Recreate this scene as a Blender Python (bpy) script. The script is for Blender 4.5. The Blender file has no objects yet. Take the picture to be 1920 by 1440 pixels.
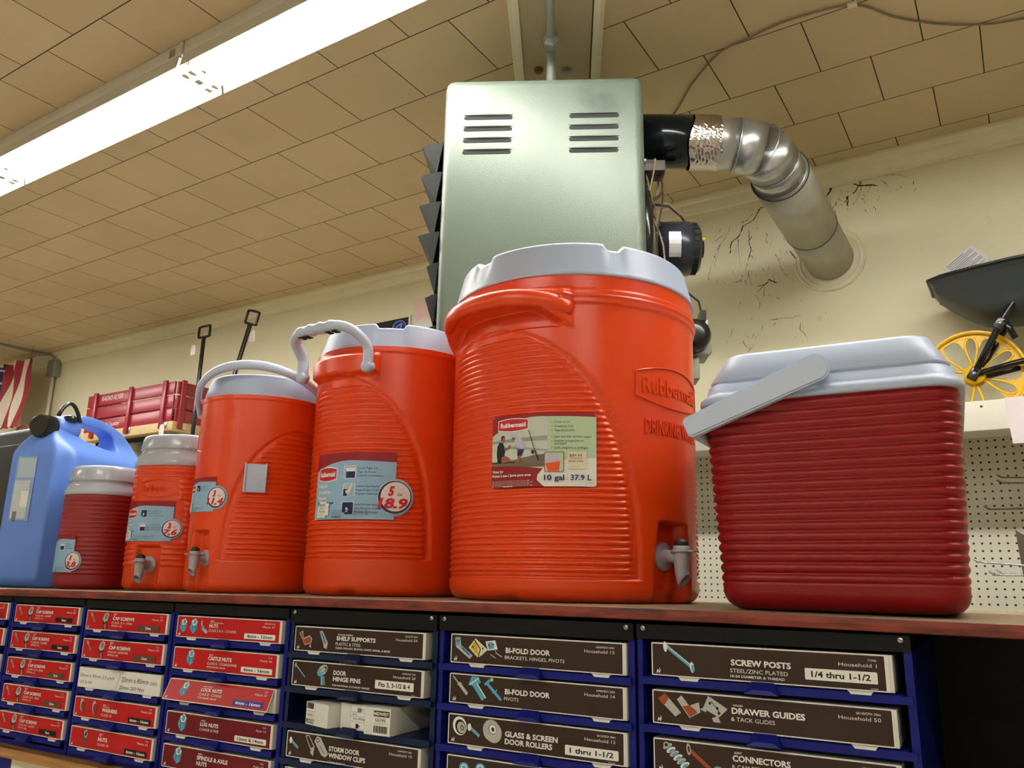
import bpy, bmesh, math, random
import numpy as np
from mathutils import Vector, Matrix
random.seed(7)
PI = math.pi
R = math.radians
SC = bpy.context.scene
C = SC.collection

# ------------------------------------------------------------------ camera, light, exposure
# origin = the photographer's eye; x runs along the back wall, y towards it, z up (floor at -1.62)
cam = bpy.data.cameras.new('camera')
camo = bpy.data.objects.new('camera', cam)
C.objects.link(camo)
SC.camera = camo
yaw, pitch, roll = R(32.576), R(13.901), R(1.105)
fw = Vector((-math.sin(yaw)*math.cos(pitch), math.cos(yaw)*math.cos(pitch), math.sin(pitch)))
rt0 = Vector((math.cos(yaw), math.sin(yaw), 0))
up0 = rt0.cross(fw)
rt = rt0*math.cos(roll) + up0*math.sin(roll)
up = -rt0*math.sin(roll) + up0*math.cos(roll)
M = Matrix((rt, up, -fw)).transposed().to_4x4()
camo.matrix_world = M
cam.sensor_fit = 'HORIZONTAL'
cam.sensor_width = 36
cam.lens = 36*1505.65/1920
cam.clip_start = .02
cam.clip_end = 100

vs = SC.view_settings
vs.view_transform = 'Standard'
vs.look = 'None'
vs.gamma = 1
vs.exposure = 0.78
vs.use_curve_mapping = False
SC.cycles.use_denoising = True
SC.cycles.max_bounces = 6
SC.cycles.diffuse_bounces = 4
SC.cycles.sample_clamp_indirect = 6
SC.cycles.caustics_reflective = False
SC.cycles.caustics_refractive = False

world = bpy.data.worlds.new('world')
SC.world = world
world.use_nodes = True
world.node_tree.nodes['Background'].inputs[0].default_value = (1, 1, 1, 1)
world.node_tree.nodes['Background'].inputs[1].default_value = .02

TUBE_POWER = 40.0        # emission of the fluorescent tubes
CEIL = 1.65
FLOOR = -1.62
WALLY = 3.16

# ------------------------------------------------------------------ helpers
def lin(c):
    c = c/255.0
    return c/12.92 if c <= .04045 else ((c+.055)/1.055)**2.4
def rgb(t): return (lin(t[0]), lin(t[1]), lin(t[2]), 1)

MATS = {}
def pbr(name, col, rough=.5, metal=0., var=.06, scale=30., bump=0., bscale=200., coat=0., spec=None):
    if name in MATS: return MATS[name]
    m = bpy.data.materials.new(name); MATS[name] = m
    m.use_nodes = True
    nt = m.node_tree; N = nt.nodes; L = nt.links
    b = N['Principled BSDF']
    b.inputs['Roughness'].default_value = rough
    b.inputs['Metallic'].default_value = metal
    if coat: b.inputs['Coat Weight'].default_value = coat; b.inputs['Coat Roughness'].default_value = .15
    if spec is not None: b.inputs['Specular IOR Level'].default_value = spec
    tc = N.new('ShaderNodeTexCoord')
    c = rgb(col)
    if var:
        no = N.new('ShaderNodeTexNoise'); no.inputs['Scale'].default_value = scale; no.inputs['Detail'].default_value = 4
        L.new(tc.outputs['Object'], no.inputs['Vector'])
        mx = N.new('ShaderNodeMix'); mx.data_type = 'RGBA'
        mx.inputs[6].default_value = tuple(v*(1-var) for v in c[:3])+(1,)
        mx.inputs[7].default_value = tuple(min(1, v*(1+var)) for v in c[:3])+(1,)
        L.new(no.outputs['Fac'], mx.inputs[0]); L.new(mx.outputs[2], b.inputs['Base Color'])
    else: b.inputs['Base Color'].default_value = c
    if bump:
        nb = N.new('ShaderNodeTexNoise'); nb.inputs['Scale'].default_value = bscale; nb.inputs['Detail'].default_value = 3
        L.new(tc.outputs['Object'], nb.inputs['Vector'])
        bp = N.new('ShaderNodeBump'); bp.inputs['Strength'].default_value = bump; bp.inputs['Distance'].default_value = .002
        L.new(nb.outputs['Fac'], bp.inputs['Height']); L.new(bp.outputs['Normal'], b.inputs['Normal'])
    return m

class MB:
    """collects shapes for one mesh"""
    def __init__(s): s.v = []; s.f = []; s.m = []; s.mats = []; s.sm = []
    def mi(s, mat):
        if mat not in s.mats: s.mats.append(mat)
        return s.mats.index(mat)
    def add(s, vs_, fs, mat, smooth=False, T=None):
        k = len(s.v)
        if T is not None: vs_ = [tuple(T @ Vector(p)) for p in vs_]
        s.v.extend([tuple(p) for p in vs_]); i = s.mi(mat)
        for f in fs: s.f.append([a+k for a in f]); s.m.append(i); s.sm.append(smooth)
    def box(s, x0, x1, y0, y1, z0, z1, mat, T=None, bev=0.):
        if bev <= 0:
            vs_ = [(x, y, z) for z in (z0, z1) for y in (y0, y1) for x in (x0, x1)]
            fs = [(0,2,3,1),(4,5,7,6),(0,1,5,4),(2,6,7,3),(0,4,6,2),(1,3,7,5)]
            s.add(vs_, fs, mat, False, T); return
        bm = bmesh.new()
        bmesh.ops.create_cube(bm, size=1)
        for v in bm.verts: v.co = Vector(((x0+x1)/2+v.co.x*(x1-x0), (y0+y1)/2+v.co.y*(y1-y0), (z0+z1)/2+v.co.z*(z1-z0)))
        bmesh.ops.bevel(bm, geom=list(bm.edges), offset=bev, segments=3, affect='EDGES', profile=.5)
        s.bm(bm, mat, True, T)
    def bm(s, bm, mat, smooth=True, T=None):
        bm.verts.index_update()
        s.add([v.co[:] for v in bm.verts], [[v.index for v in f.verts] for f in bm.faces], mat, smooth, T); bm.free()
    def tube(s, pts, r, mat, n=10, cap=True, closed=False, flat=1., T=None):
        pts = [Vector(p) for p in pts]; rs = r if isinstance(r, (list, tuple)) else [r]*len(pts)
        N_ = len(pts); vs_ = []; fs = []
        tg = []
        for i in range(N_):
            a = pts[i-1] if (i > 0 or closed) else pts[i]; b = pts[(i+1) % N_] if (i < N_-1 or closed) else pts[i]
            tg.append((b-a).normalized() if (b-a).length > 1e-9 else Vector((0,0,1)))
        nrm = tg[0].orthogonal().normalized() if abs(tg[0].z) > .9 else tg[0].cross(Vector((0,0,1))).normalized()
        for i in range(N_):
            nrm = (nrm - tg[i]*nrm.dot(tg[i])).normalized(); bn = tg[i].cross(nrm)
            for k in range(n):
                a = 2*PI*k/n
                vs_.append(pts[i] + nrm*(math.cos(a)*rs[i]*flat) + bn*(math.sin(a)*rs[i]))
        for i in range(N_ if closed else N_-1):
            j = (i+1) % N_
            for k in range(n): fs.append((i*n+k, i*n+(k+1) % n, j*n+(k+1) % n, j*n+k))
        if cap and not closed: fs.append(list(range(n))[::-1]); fs.append([(N_-1)*n+k for k in range(n)])
        s.add(vs_, fs, mat, n > 6, T)
    def cyl(s, a, b, r, mat, n=24, T=None): s.tube([a, b], r, mat, n=n, T=T)
    def prof(s, a, b, prof, mat, n=28, T=None, smooth=True):
        """lathe: profile [(t along a-b in metres, radius)]"""
        a = Vector(a); d = (Vector(b)-a).normalized(); u = d.orthogonal().normalized(); w = d.cross(u)
        vs_ = []; fs = []
        for t, r in prof:
            for k in range(n):
                an = 2*PI*k/n; vs_.append(a+d*t+u*(math.cos(an)*r)+w*(math.sin(an)*r))
        for i in range(len(prof)-1):
            for k in range(n): fs.append((i*n+k, i*n+(k+1) % n, (i+1)*n+(k+1) % n, (i+1)*n+k))
        fs.append(list(range(n))[::-1]); fs.append([(len(prof)-1)*n+k for k in range(n)])
        s.add(vs_, fs, mat, smooth, T)
    def poly_prism(s, pts, d0, d1, mat, T=None, axis='y'):
        """outline (a,b) extruded; axis y: (a, d, b)   axis z: (a,b,d)  axis x: (d,a,b)"""
        n = len(pts)
        def P(p, d): return (p[0], d, p[1]) if axis == 'y' else ((p[0], p[1], d) if axis == 'z' else (d, p[0], p[1]))
        vs_ = [P(p, d0) for p in pts]+[P(p, d1) for p in pts]
        fs = [list(range(n))[::-1], [n+i for i in range(n)]]+[(i, (i+1) % n, n+(i+1) % n, n+i) for i in range(n)]
        s.add(vs_, fs, mat, False, T)
    def grid(s, P, mat, smooth=True, closeu=False, T=None):
        """P array [i][j] of points"""
        P = np.asarray(P, float); a, b = P.shape[:2]
        idx = np.arange(a*b).reshape(a, b); fs = []
        if closeu: idx = np.hstack([idx, idx[:, :1]])
        q = np.stack([idx[:-1, :-1], idx[:-1, 1:], idx[1:, 1:], idx[1:, :-1]], -1).reshape(-1, 4)
        s.add([tuple(p) for p in P.reshape(-1, 3)], q.tolist(), mat, smooth, T)
    def build(s, name, parent=None, recalc=True, loc=None, autosmooth=None):
        me = bpy.data.meshes.new(name); me.from_pydata(s.v, [], s.f)
        for m in s.mats: me.materials.append(m)
        me.polygons.foreach_set('material_index', s.m); me.polygons.foreach_set('use_smooth', s.sm)
        if recalc:
            bm = bmesh.new(); bm.from_mesh(me); bmesh.ops.recalc_face_normals(bm, faces=bm.faces); bm.to_mesh(me); bm.free()
        me.update()
        if autosmooth: me.set_sharp_from_angle(angle=R(autosmooth))
        o = bpy.data.objects.new(name, me); C.objects.link(o)
        if parent: o.parent = parent
        if loc: o.location = loc
        return o

def tag(o, label=None, cat=None, group=None, kind=None):
    if label: o['label'] = label
    if cat: o['category'] = cat
    if group: o['group'] = group
    if kind: o['kind'] = kind
    return o
def thing(name, label, cat, loc=(0,0,0), rz=0, group=None):
    o = bpy.data.objects.new(name, None); o.empty_display_size = .05; C.objects.link(o)
    o.location = loc; o.rotation_euler = (0, 0, rz)
    return tag(o, label, cat, group)
def struct(mb, name, parent=None):
    o = mb.build(name, parent)
    if not parent: o['kind'] = 'structure'
    return o

# ------------------------------------------------------------------ flat artwork (labels, lettering) as thin coloured faces
_tc = {}
def text_geo(s, shear=0., bold=0., extrude=0.):
    key = (s, shear, bold, extrude)
    if key in _tc: return _tc[key]
    cu = bpy.data.curves.new('lettering', 'FONT'); cu.body = s; cu.size = 1; cu.shear = shear; cu.offset = bold; cu.extrude = extrude
    cu.resolution_u = 2; cu.align_x = 'LEFT'
    o = bpy.data.objects.new('lettering', cu); C.objects.link(o)
    dg = bpy.context.evaluated_depsgraph_get()
    me = bpy.data.meshes.new_from_object(o.evaluated_get(dg))
    v = [tuple(p.co) for p in me.vertices]; f = [list(p.vertices) for p in me.polygons]
    bpy.data.objects.remove(o); bpy.data.curves.remove(cu); bpy.data.meshes.remove(me)
    _tc[key] = (v, f); return v, f

class Art:
    """2D drawing placed through mapf(u, v, w) -> point; each new shape lies a hair above the last"""
    def __init__(s, mb, mapf, step=None, dw=.00006): s.mb = mb; s.map = mapf; s.step = step; s.dw = dw; s.k = 1
    def put(s, vs2, fs, mat, lay=None):
        w = s.dw*s.k; s.k += 1
        s.mb.add([s.map(p[0], p[1], w+(p[2] if len(p) > 2 else 0)) for p in vs2], fs, mat, False)
    def poly(s, pts, mat):
        if not s.step:
            s.put(pts, [list(range(len(pts)))], mat); return
        bm = bmesh.new(); bm.faces.new([bm.verts.new((p[0], p[1], 0)) for p in pts])
        bmesh.ops.triangulate(bm, faces=bm.faces[:])
        x0 = min(p[0] for p in pts); x1 = max(p[0] for p in pts); n = int((x1-x0)/s.step)
        for i in range(1, n+1):
            x = x0+(x1-x0)*i/(n+1)
            bmesh.ops.bisect_plane(bm, geom=bm.verts[:]+bm.edges[:]+bm.faces[:], plane_co=(x, 0, 0), plane_no=(1, 0, 0))
        bm.verts.index_update()
        s.put([v.co[:] for v in bm.verts], [[v.index for v in f.verts] for f in bm.faces], mat); bm.free()
    def rect(s, x0, y0, x1, y1, mat): s.poly([(x0, y0), (x1, y0), (x1, y1), (x0, y1)], mat)
    def rrect(s, x0, y0, x1, y1, r, mat, n=5):
        pts = []
        for cx, cy, a0 in ((x1-r, y0+r, -90), (x1-r, y1-r, 0), (x0+r, y1-r, 90), (x0+r, y0+r, 180)):
            for k in range(n+1):
                a = R(a0+90*k/n); pts.append((cx+r*math.cos(a), cy+r*math.sin(a)))
        s.poly(pts, mat)
    def ell(s, cx, cy, rx, ry, mat, n=28, rot=0.):
        c, d = math.cos(rot), math.sin(rot); pts = []
        for k in range(n):
            a = 2*PI*k/n; x = rx*math.cos(a); y = ry*math.sin(a); pts.append((cx+x*c-y*d, cy+x*d+y*c))
        s.poly(pts, mat)
    def line(s, pts, w, mat):
        for (x0, y0), (x1, y1) in zip(pts[:-1], pts[1:]):
            L_ = math.hypot(x1-x0, y1-y0) or 1e-9; nx, ny = -(y1-y0)/L_*w/2, (x1-x0)/L_*w/2
            s.poly([(x0-nx, y0-ny), (x1-nx, y1-ny), (x1+nx, y1+ny), (x0+nx, y0+ny)], mat)
    def text(s, t, x, y, h, mat, w=None, align='l', shear=0., bold=0., rot=0., extrude=0.):
        """cap height h, baseline y; w forces the width"""
        v, f = text_geo(t, shear, bold, extrude)
        if not v: return
        x0 = min(p[0] for p in v); x1 = max(p[0] for p in v); k = h/.70
        sx = k if w is None else w/(x1-x0); ww = (x1-x0)*sx
        ox = x if align == 'l' else (x-ww if align == 'r' else x-ww/2)
        c, d = math.cos(rot), math.sin(rot); pts = []
        for p in v:
            a = ox+(p[0]-x0)*sx-x; b = p[1]*k
            pts.append((x+a*c-b*d, y+a*d+b*c, p[2]))
        s.put(pts, f, mat)

def ink(name, col, rough=.38): return pbr('print_'+name, col, rough, var=.03, scale=60, spec=.28)
WHITE = ink('white', (226, 224, 218)); RED = ink('red', (182, 20, 26)); DRED = ink('dark_red', (104, 12, 24))
BROWN = ink('brown', (52, 34, 28)); BLACK = ink('black', (28, 24, 26)); TEAL = ink('teal', (84, 160, 190))
NAVY = ink('navy', (34, 42, 92)); SKY = ink('sky', (146, 182, 212)); GREYP = ink('grey', (120, 120, 122))
CARAMEL = ink('caramel', (150, 72, 44)); YEL = ink('yellow', (200, 165, 50)); CREAM = ink('cream', (216, 208, 180))
BLUEB = ink('badge_blue', (38, 48, 150)); BADGEBROWN = ink('badge_brown', (92, 70, 56)); SILV = ink('silver_grey', (176, 176, 170))
GREEN = ink('green', (182, 200, 164)); LRED = ink('label_red', (142, 26, 36)); PINKW = ink('soft_white', (228, 214, 216)); SKIN = ink('skin', (150, 90, 66))
SEA = ink('sea', (196, 200, 188)); SEA2 = ink('sea_dark', (150, 156, 146)); ROCK = ink('rock', (110, 98, 84)); LAV = ink('lavender', (190, 184, 206))
REDLABEL = ink('brand_red', (192, 34, 48))
ORANGEP = ink('orange', (222, 84, 44))

# ------------------------------------------------------------------ materials
M_ORANGE = pbr('orange_plastic', (222, 66, 16), .30, var=.02, bump=.05, bscale=900)
M_CRIM = pbr('dark_red_plastic', (142, 22, 28), .4, var=.03, bump=.12, bscale=900)
M_CRIM2 = pbr('crimson_plastic', (134, 12, 20), .36, spec=.32, var=.03, bump=.12, bscale=900)
M_LID = pbr('pale_blue_plastic', (172, 184, 208), .38, var=.02, bump=.1, bscale=900)
M_LIDG = pbr('grey_glossy_plastic', (172, 178, 190), .2, var=.02)
M_HAND = pbr('light_grey_plastic', (184, 196, 220), .35, var=.02)
M_SPIG = pbr('spigot_grey', (172, 168, 178), .4, var=.03)
M_RUBBER = pbr('black_rubber', (34, 32, 30), .5, var=.1)
M_BLUECAN = pbr('blue_translucent_plastic', (96, 136, 222), .38, var=.04, scale=8)
M_BLACKP = pbr('black_plastic', (24, 24, 25), .28, var=.1)
M_BLACKM = pbr('black_metal', (22, 22, 24), .22, var=.1)
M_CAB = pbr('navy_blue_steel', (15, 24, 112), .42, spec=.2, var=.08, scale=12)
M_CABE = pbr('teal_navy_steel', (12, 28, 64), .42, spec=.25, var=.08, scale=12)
M_CABD = pbr('shaded_dark_navy_steel', (4, 5, 10), .5, spec=.2, var=.08, scale=12)  # near black: top panels have the shadow under the board put into their colour
M_CARD = pbr('white_carton', (214, 214, 206), .6, var=.05)
M_SCREW = pbr('steel_screw', (170, 170, 172), .3, .9)
M_HEAT = None
M_DARK = pbr('dark_void', (12, 12, 12), .8)
M_GALV = pbr('galvanised_steel', (178, 180, 180), .3, .85, var=.12, scale=40, bump=.15, bscale=60)
M_FLUE = pbr('dull_grey_painted_steel', (168, 166, 150), .42, .35, var=.16, scale=14, bump=.1, bscale=30)
M_BLKPIPE = pbr('black_gloss_steel', (22, 28, 32), .16, .5, var=.2, scale=8)
M_FOIL = pbr('foil_tape', (205, 200, 198), .16, 1., var=.1, scale=60, bump=1., bscale=90)
M_MOTOR = pbr('motor_navy_grey', (46, 50, 60), .28, .3, var=.08)
M_WIRE = pbr('brown_wire', (62, 48, 38), .5, var=.2)
M_WIREL = pbr('tan_wire', (138, 122, 98), .5, var=.15)
M_WHITEP = pbr('white_painted', (222, 218, 202), .5, var=.04)
M_LAMPW = pbr('lamp_white_enamel', (216, 214, 206), .4, var=.02)
M_YEL = pbr('yellow_plastic', (232, 184, 28), .35, var=.05)
M_TRAY = pbr('black_tray_plastic', (58, 64, 66), .45, var=.08)
M_WAGON = pbr('wagon_red_paint', (150, 40, 54), .3, var=.05)
M_WOOD = pbr('pale_wood', (200, 172, 120), .5, var=.12, scale=20)
M_STEEL = pbr('bright_steel', (190, 190, 190), .22, 1.)
M_BEAM = pbr('old_cream_board', (186, 172, 138), .55, var=.12, scale=12)
M_PIPEG = pbr('grey_green_pipe', (150, 156, 146), .45, .3, var=.12, scale=30)
M_RUST = pbr('rusty_brown', (122, 74, 52), .6, .1, var=.25, scale=18)
M_PAPER = pbr('paper', (205, 203, 205), .7, var=.03)

def emit(name, col, power):
    m = bpy.data.materials.new(name); m.use_nodes = True; nt = m.node_tree
    nt.nodes.remove(nt.nodes['Principled BSDF']); e = nt.nodes.new('ShaderNodeEmission')
    e.inputs[0].default_value = rgb(col); e.inputs[1].default_value = power
    nt.links.new(e.outputs[0], nt.nodes['Material Output'].inputs[0]); return m
M_TUBE = emit('glowing_tube', (254, 253, 246), TUBE_POWER)

def mat_ceiling():
    m = bpy.data.materials.new('ceiling_tiles'); m.use_nodes = True; nt = m.node_tree; N = nt.nodes; L = nt.links
    b = N['Principled BSDF']; b.inputs['Roughness'].default_value = .62
    tc = N.new('ShaderNodeTexCoord'); mp = N.new('ShaderNodeMapping'); mp.inputs['Location'].default_value = (.556, -1.65+.277*6, 0)
    L.new(tc.outputs['Object'], mp.inputs[0])
    br = N.new('ShaderNodeTexBrick'); L.new(mp.outputs[0], br.inputs['Vector'])
    br.offset = .5; br.inputs['Scale'].default_value = 1; br.inputs['Brick Width'].default_value = .3019; br.inputs['Row Height'].default_value = .2773
    br.inputs['Mortar Size'].default_value = .0022; br.inputs['Mortar Smooth'].default_value = .3; br.inputs['Bias'].default_value = 0
    br.inputs['Color1'].default_value = rgb((212, 190, 152)); br.inputs['Color2'].default_value = rgb((204, 182, 144)); br.inputs['Mortar'].default_value = rgb((44, 24, 10))
    no = N.new('ShaderNodeTexNoise'); no.inputs['Scale'].default_value = 2.2; no.inputs['Detail'].default_value = 6; L.new(tc.outputs['Object'], no.inputs['Vector'])
    mx = N.new('ShaderNodeMix'); mx.data_type = 'RGBA'; mx.blend_type = 'MULTIPLY'; mx.inputs[0].default_value = .3
    L.new(br.outputs['Color'], mx.inputs[6]); L.new(no.outputs['Fac'], mx.inputs[7])
    rp = N.new('ShaderNodeMapRange'); rp.inputs[1].default_value = .3; rp.inputs[2].default_value = .7; rp.inputs[3].default_value = .8; rp.inputs[4].default_value = 1.15
    L.new(no.outputs['Fac'], rp.inputs[0]); L.new(rp.outputs[0], mx.inputs[7])
    L.new(mx.outputs[2], b.inputs['Base Color'])
    n2 = N.new('ShaderNodeTexNoise'); n2.inputs['Scale'].default_value = 160; L.new(tc.outputs['Object'], n2.inputs['Vector'])
    ad = N.new('ShaderNodeMath'); ad.operation = 'MULTIPLY_ADD'; ad.inputs[1].default_value = -3.; L.new(br.outputs['Fac'], ad.inputs[0]); L.new(n2.outputs['Fac'], ad.inputs[2])
    bp = N.new('ShaderNodeBump'); bp.inputs['Strength'].default_value = .35; bp.inputs['Distance'].default_value = .002
    L.new(ad.outputs[0], bp.inputs['Height']); L.new(bp.outputs[0], b.inputs['Normal'])
    return m
def mat_wall():
    m = bpy.data.materials.new('cream_wall_paint'); m.use_nodes = True; nt = m.node_tree; N = nt.nodes; L = nt.links
    b = N['Principled BSDF']; b.inputs['Roughness'].default_value = .55
    tc = N.new('ShaderNodeTexCoord')
    no = N.new('ShaderNodeTexNoise'); no.inputs['Scale'].default_value = 1.7; no.inputs['Detail'].default_value = 7; L.new(tc.outputs['Object'], no.inputs['Vector'])
    cr = N.new('ShaderNodeValToRGB'); cr.color_ramp.elements[0].position = .3; cr.color_ramp.elements[0].color = rgb((226, 219, 186))
    cr.color_ramp.elements[1].position = .65; cr.color_ramp.elements[1].color = rgb((236, 230, 198)); L.new(no.outputs['Fac'], cr.inputs[0])
    # blotchy soot marks that thicken near the flue (x about -0.5)
    n2 = N.new('ShaderNodeTexNoise'); n2.inputs['Scale'].default_value = 9; n2.inputs['Detail'].default_value = 9; n2.inputs['Roughness'].default_value = .65; L.new(tc.outputs['Object'], n2.inputs['Vector'])
    r2 = N.new('ShaderNodeMapRange'); r2.inputs[1].default_value = .66; r2.inputs[2].default_value = .8; L.new(n2.outputs['Fac'], r2.inputs[0])
    sx = N.new('ShaderNodeSeparateXYZ'); L.new(tc.outputs['Object'], sx.inputs[0])
    d = N.new('ShaderNodeVectorMath'); d.operation = 'DISTANCE'; d.inputs[1].default_value = (-.55, WALLY, 1.35); L.new(tc.outputs['Object'], d.inputs[0])
    r3 = N.new('ShaderNodeMapRange'); r3.inputs[1].default_value = .2; r3.inputs[2].default_value = .9; r3.inputs[3].default_value = .6; r3.inputs[4].default_value = 0.; L.new(d.outputs['Value'], r3.inputs[0])
    mu = N.new('ShaderNodeMath'); mu.operation = 'MULTIPLY'; L.new(r2.outputs[0], mu.inputs[0]); L.new(r3.outputs[0], mu.inputs[1])
    mx = N.new('ShaderNodeMix'); mx.data_type = 'RGBA'; mx.inputs[7].default_value = rgb((96, 84, 62)); L.new(mu.outputs[0], mx.inputs[0]); L.new(cr.outputs[0], mx.inputs[6])
    L.new(mx.outputs[2], b.inputs['Base Color'])
    bp = N.new('ShaderNodeBump'); bp.inputs['Strength'].default_value = .25; bp.inputs['Distance'].default_value = .01; L.new(n2.outputs['Fac'], bp.inputs['Height']); L.new(bp.outputs[0], b.inputs['Normal'])
    return m
def mat_peg():
    m = bpy.data.materials.new('white_pegboard'); m.use_nodes = True; nt = m.node_tree; N = nt.nodes; L = nt.links
    b = N['Principled BSDF']; b.inputs['Roughness'].default_value = .5
    tc = N.new('ShaderNodeTexCoord'); sp = N.new('ShaderNodeSeparateXYZ'); L.new(tc.outputs['Object'], sp.inputs[0])
    ds = []
    for ax in (0, 2):
        a = N.new('ShaderNodeMath'); a.operation = 'DIVIDE'; a.inputs[1].default_value = .0245; L.new(sp.outputs[ax], a.inputs[0])
        f = N.new('ShaderNodeMath'); f.operation = 'FRACT'; L.new(a.outputs[0], f.inputs[0])
        g = N.new('ShaderNodeMath'); g.operation = 'SUBTRACT'; g.inputs[1].default_value = .5; L.new(f.outputs[0], g.inputs[0])
        h = N.new('ShaderNodeMath'); h.operation = 'MULTIPLY'; L.new(g.outputs[0], h.inputs[0]); L.new(g.outputs[0], h.inputs[1]); ds.append(h)
    s = N.new('ShaderNodeMath'); s.operation = 'ADD'; L.new(ds[0].outputs[0], s.inputs[0]); L.new(ds[1].outputs[0], s.inputs[1])
    lt = N.new('ShaderNodeMath'); lt.operation = 'LESS_THAN'; lt.inputs[1].default_value = .021; L.new(s.outputs[0], lt.inputs[0])
    mx = N.new('ShaderNodeMix'); mx.data_type = 'RGBA'; mx.inputs[6].default_value = rgb((216, 212, 192)); mx.inputs[7].default_value = rgb((14, 12, 10))
    L.new(lt.outputs[0], mx.inputs[0]); L.new(mx.outputs[2], b.inputs['Base Color'])
    return m
def mat_plywood_edge():
    m = bpy.data.materials.new('worn_red_board'); m.use_nodes = True; nt = m.node_tree; N = nt.nodes; L = nt.links
    b = N['Principled BSDF']; b.inputs['Roughness'].default_value = .6
    tc = N.new('ShaderNodeTexCoord'); mp = N.new('ShaderNodeMapping'); mp.inputs['Scale'].default_value = (14, 60, 60); L.new(tc.outputs['Object'], mp.inputs[0])
    no = N.new('ShaderNodeTexNoise'); no.inputs['Scale'].default_value = 1.5; no.inputs['Detail'].default_value = 8; L.new(mp.outputs[0], no.inputs['Vector'])
    cr = N.new('ShaderNodeValToRGB'); e = cr.color_ramp.elements
    e[0].position = .3; e[0].color = rgb((62, 20, 12)); e[1].position = .6; e[1].color = rgb((128, 46, 26))
    L.new(no.outputs['Fac'], cr.inputs[0])
    ge = N.new('ShaderNodeNewGeometry'); sp = N.new('ShaderNodeSeparateXYZ'); L.new(ge.outputs['True Normal'], sp.inputs[0])
    gt = N.new('ShaderNodeMath'); gt.operation = 'GREATER_THAN'; gt.inputs[1].default_value = .5; L.new(sp.outputs[2], gt.inputs[0])
    mx = N.new('ShaderNodeMix'); mx.data_type = 'RGBA'; mx.inputs[7].default_value = rgb((138, 118, 94)); L.new(gt.outputs[0], mx.inputs[0]); L.new(cr.outputs[0], mx.inputs[6])
    L.new(mx.outputs[2], b.inputs['Base Color'])
    bp = N.new('ShaderNodeBump'); bp.inputs['Strength'].default_value = .5; bp.inputs['Distance'].default_value = .003; L.new(no.outputs['Fac'], bp.inputs['Height']); L.new(bp.outputs[0], b.inputs['Normal'])
    return m
def mat_woodstrip():
    m = bpy.data.materials.new('varnished_wood_strip'); m.use_nodes = True; nt = m.node_tree; N = nt.nodes; L = nt.links
    b = N['Principled BSDF']; b.inputs['Roughness'].default_value = .45
    tc = N.new('ShaderNodeTexCoord'); mp = N.new('ShaderNodeMapping'); mp.inputs['Scale'].default_value = (3, 40, 60); L.new(tc.outputs['Object'], mp.inputs[0])
    no = N.new('ShaderNodeTexNoise'); no.inputs['Scale'].default_value = 2; no.inputs['Detail'].default_value = 6; L.new(mp.outputs[0], no.inputs['Vector'])
    cr = N.new('ShaderNodeValToRGB'); e = cr.color_ramp.elements; e[0].position = .3; e[0].color = rgb((112, 70, 36)); e[1].position = .65; e[1].color = rgb((176, 128, 72))
    L.new(no.outputs['Fac'], cr.inputs[0]); L.new(cr.outputs[0], b.inputs['Base Color']); return m
def mat_heater():
    m = pbr('sage_enamel', (88, 98, 86), .40, .1, var=.03, scale=6, bump=.25, bscale=260); nt = m.node_tree; N = nt.nodes; L = nt.links; b = N['Principled BSDF']
    tc = N.new('ShaderNodeTexCoord'); no = N.new('ShaderNodeTexNoise'); no.inputs['Scale'].default_value = 22; no.inputs['Detail'].default_value = 5; L.new(tc.outputs['Object'], no.inputs['Vector'])
    src = b.inputs['Base Color'].links[0].from_socket
    for c, r in (((.135, 0, 1.335), .045), ((.43, 0, 1.345), .075), ((.475, 0, 1.325), .05)):      # soot over the vent slots
        d = N.new('ShaderNodeVectorMath'); d.operation = 'DISTANCE'; d.inputs[1].default_value = c; L.new(tc.outputs['Object'], d.inputs[0])
        mr = N.new('ShaderNodeMapRange'); mr.inputs[1].default_value = 0; mr.inputs[2].default_value = r; mr.inputs[3].default_value = 1.; mr.inputs[4].default_value = 0; L.new(d.outputs['Value'], mr.inputs[0])
        mu = N.new('ShaderNodeMath'); mu.operation = 'MULTIPLY'; L.new(mr.outputs[0], mu.inputs[0]); L.new(no.outputs['Fac'], mu.inputs[1])
        mx = N.new('ShaderNodeMix'); mx.data_type = 'RGBA'; mx.inputs[7].default_value = rgb((44, 46, 42)); L.new(mu.outputs[0], mx.inputs[0]); L.new(src, mx.inputs[6]); src = mx.outputs[2]
    L.new(src, b.inputs['Base Color']); return m
M_HEAT = mat_heater()
M_CEIL = mat_ceiling(); M_WALL = mat_wall(); M_PEG = mat_peg(); M_BOARD = mat_plywood_edge(); M_STRIP = mat_woodstrip()
M_FLOOR = pbr('pale_vinyl_floor', (208, 200, 184), .35, var=.08, scale=3)
M_TRIM = pbr('cream_trim_paint', (238, 230, 200), .45, var=.08, scale=10)

# ------------------------------------------------------------------ the room
X0, X1, Y0 = -12., 5., -6.
b = MB(); b.box(X0, X1, WALLY, WALLY+.15, FLOOR, CEIL, M_WALL); wall_back = struct(b, 'wall_back')
b = MB(); b.box(X0, X1, Y0, WALLY, CEIL, CEIL+.1, M_CEIL); ceiling = struct(b, 'ceiling')
b = MB(); b.box(X0, X1, Y0, WALLY, FLOOR-.1, FLOOR, M_FLOOR); struct(b, 'floor')
b = MB(); b.box(X0-.15, X0, Y0, WALLY, FLOOR, CEIL, M_WALL); struct(b, 'wall_left')
b = MB(); b.box(X1, X1+.15, Y0, WALLY, FLOOR, CEIL, M_WALL); struct(b, 'wall_right')
b = MB(); b.box(X0, X1, Y0-.15, Y0, FLOOR, CEIL, M_WALL); struct(b, 'wall_front')
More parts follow.
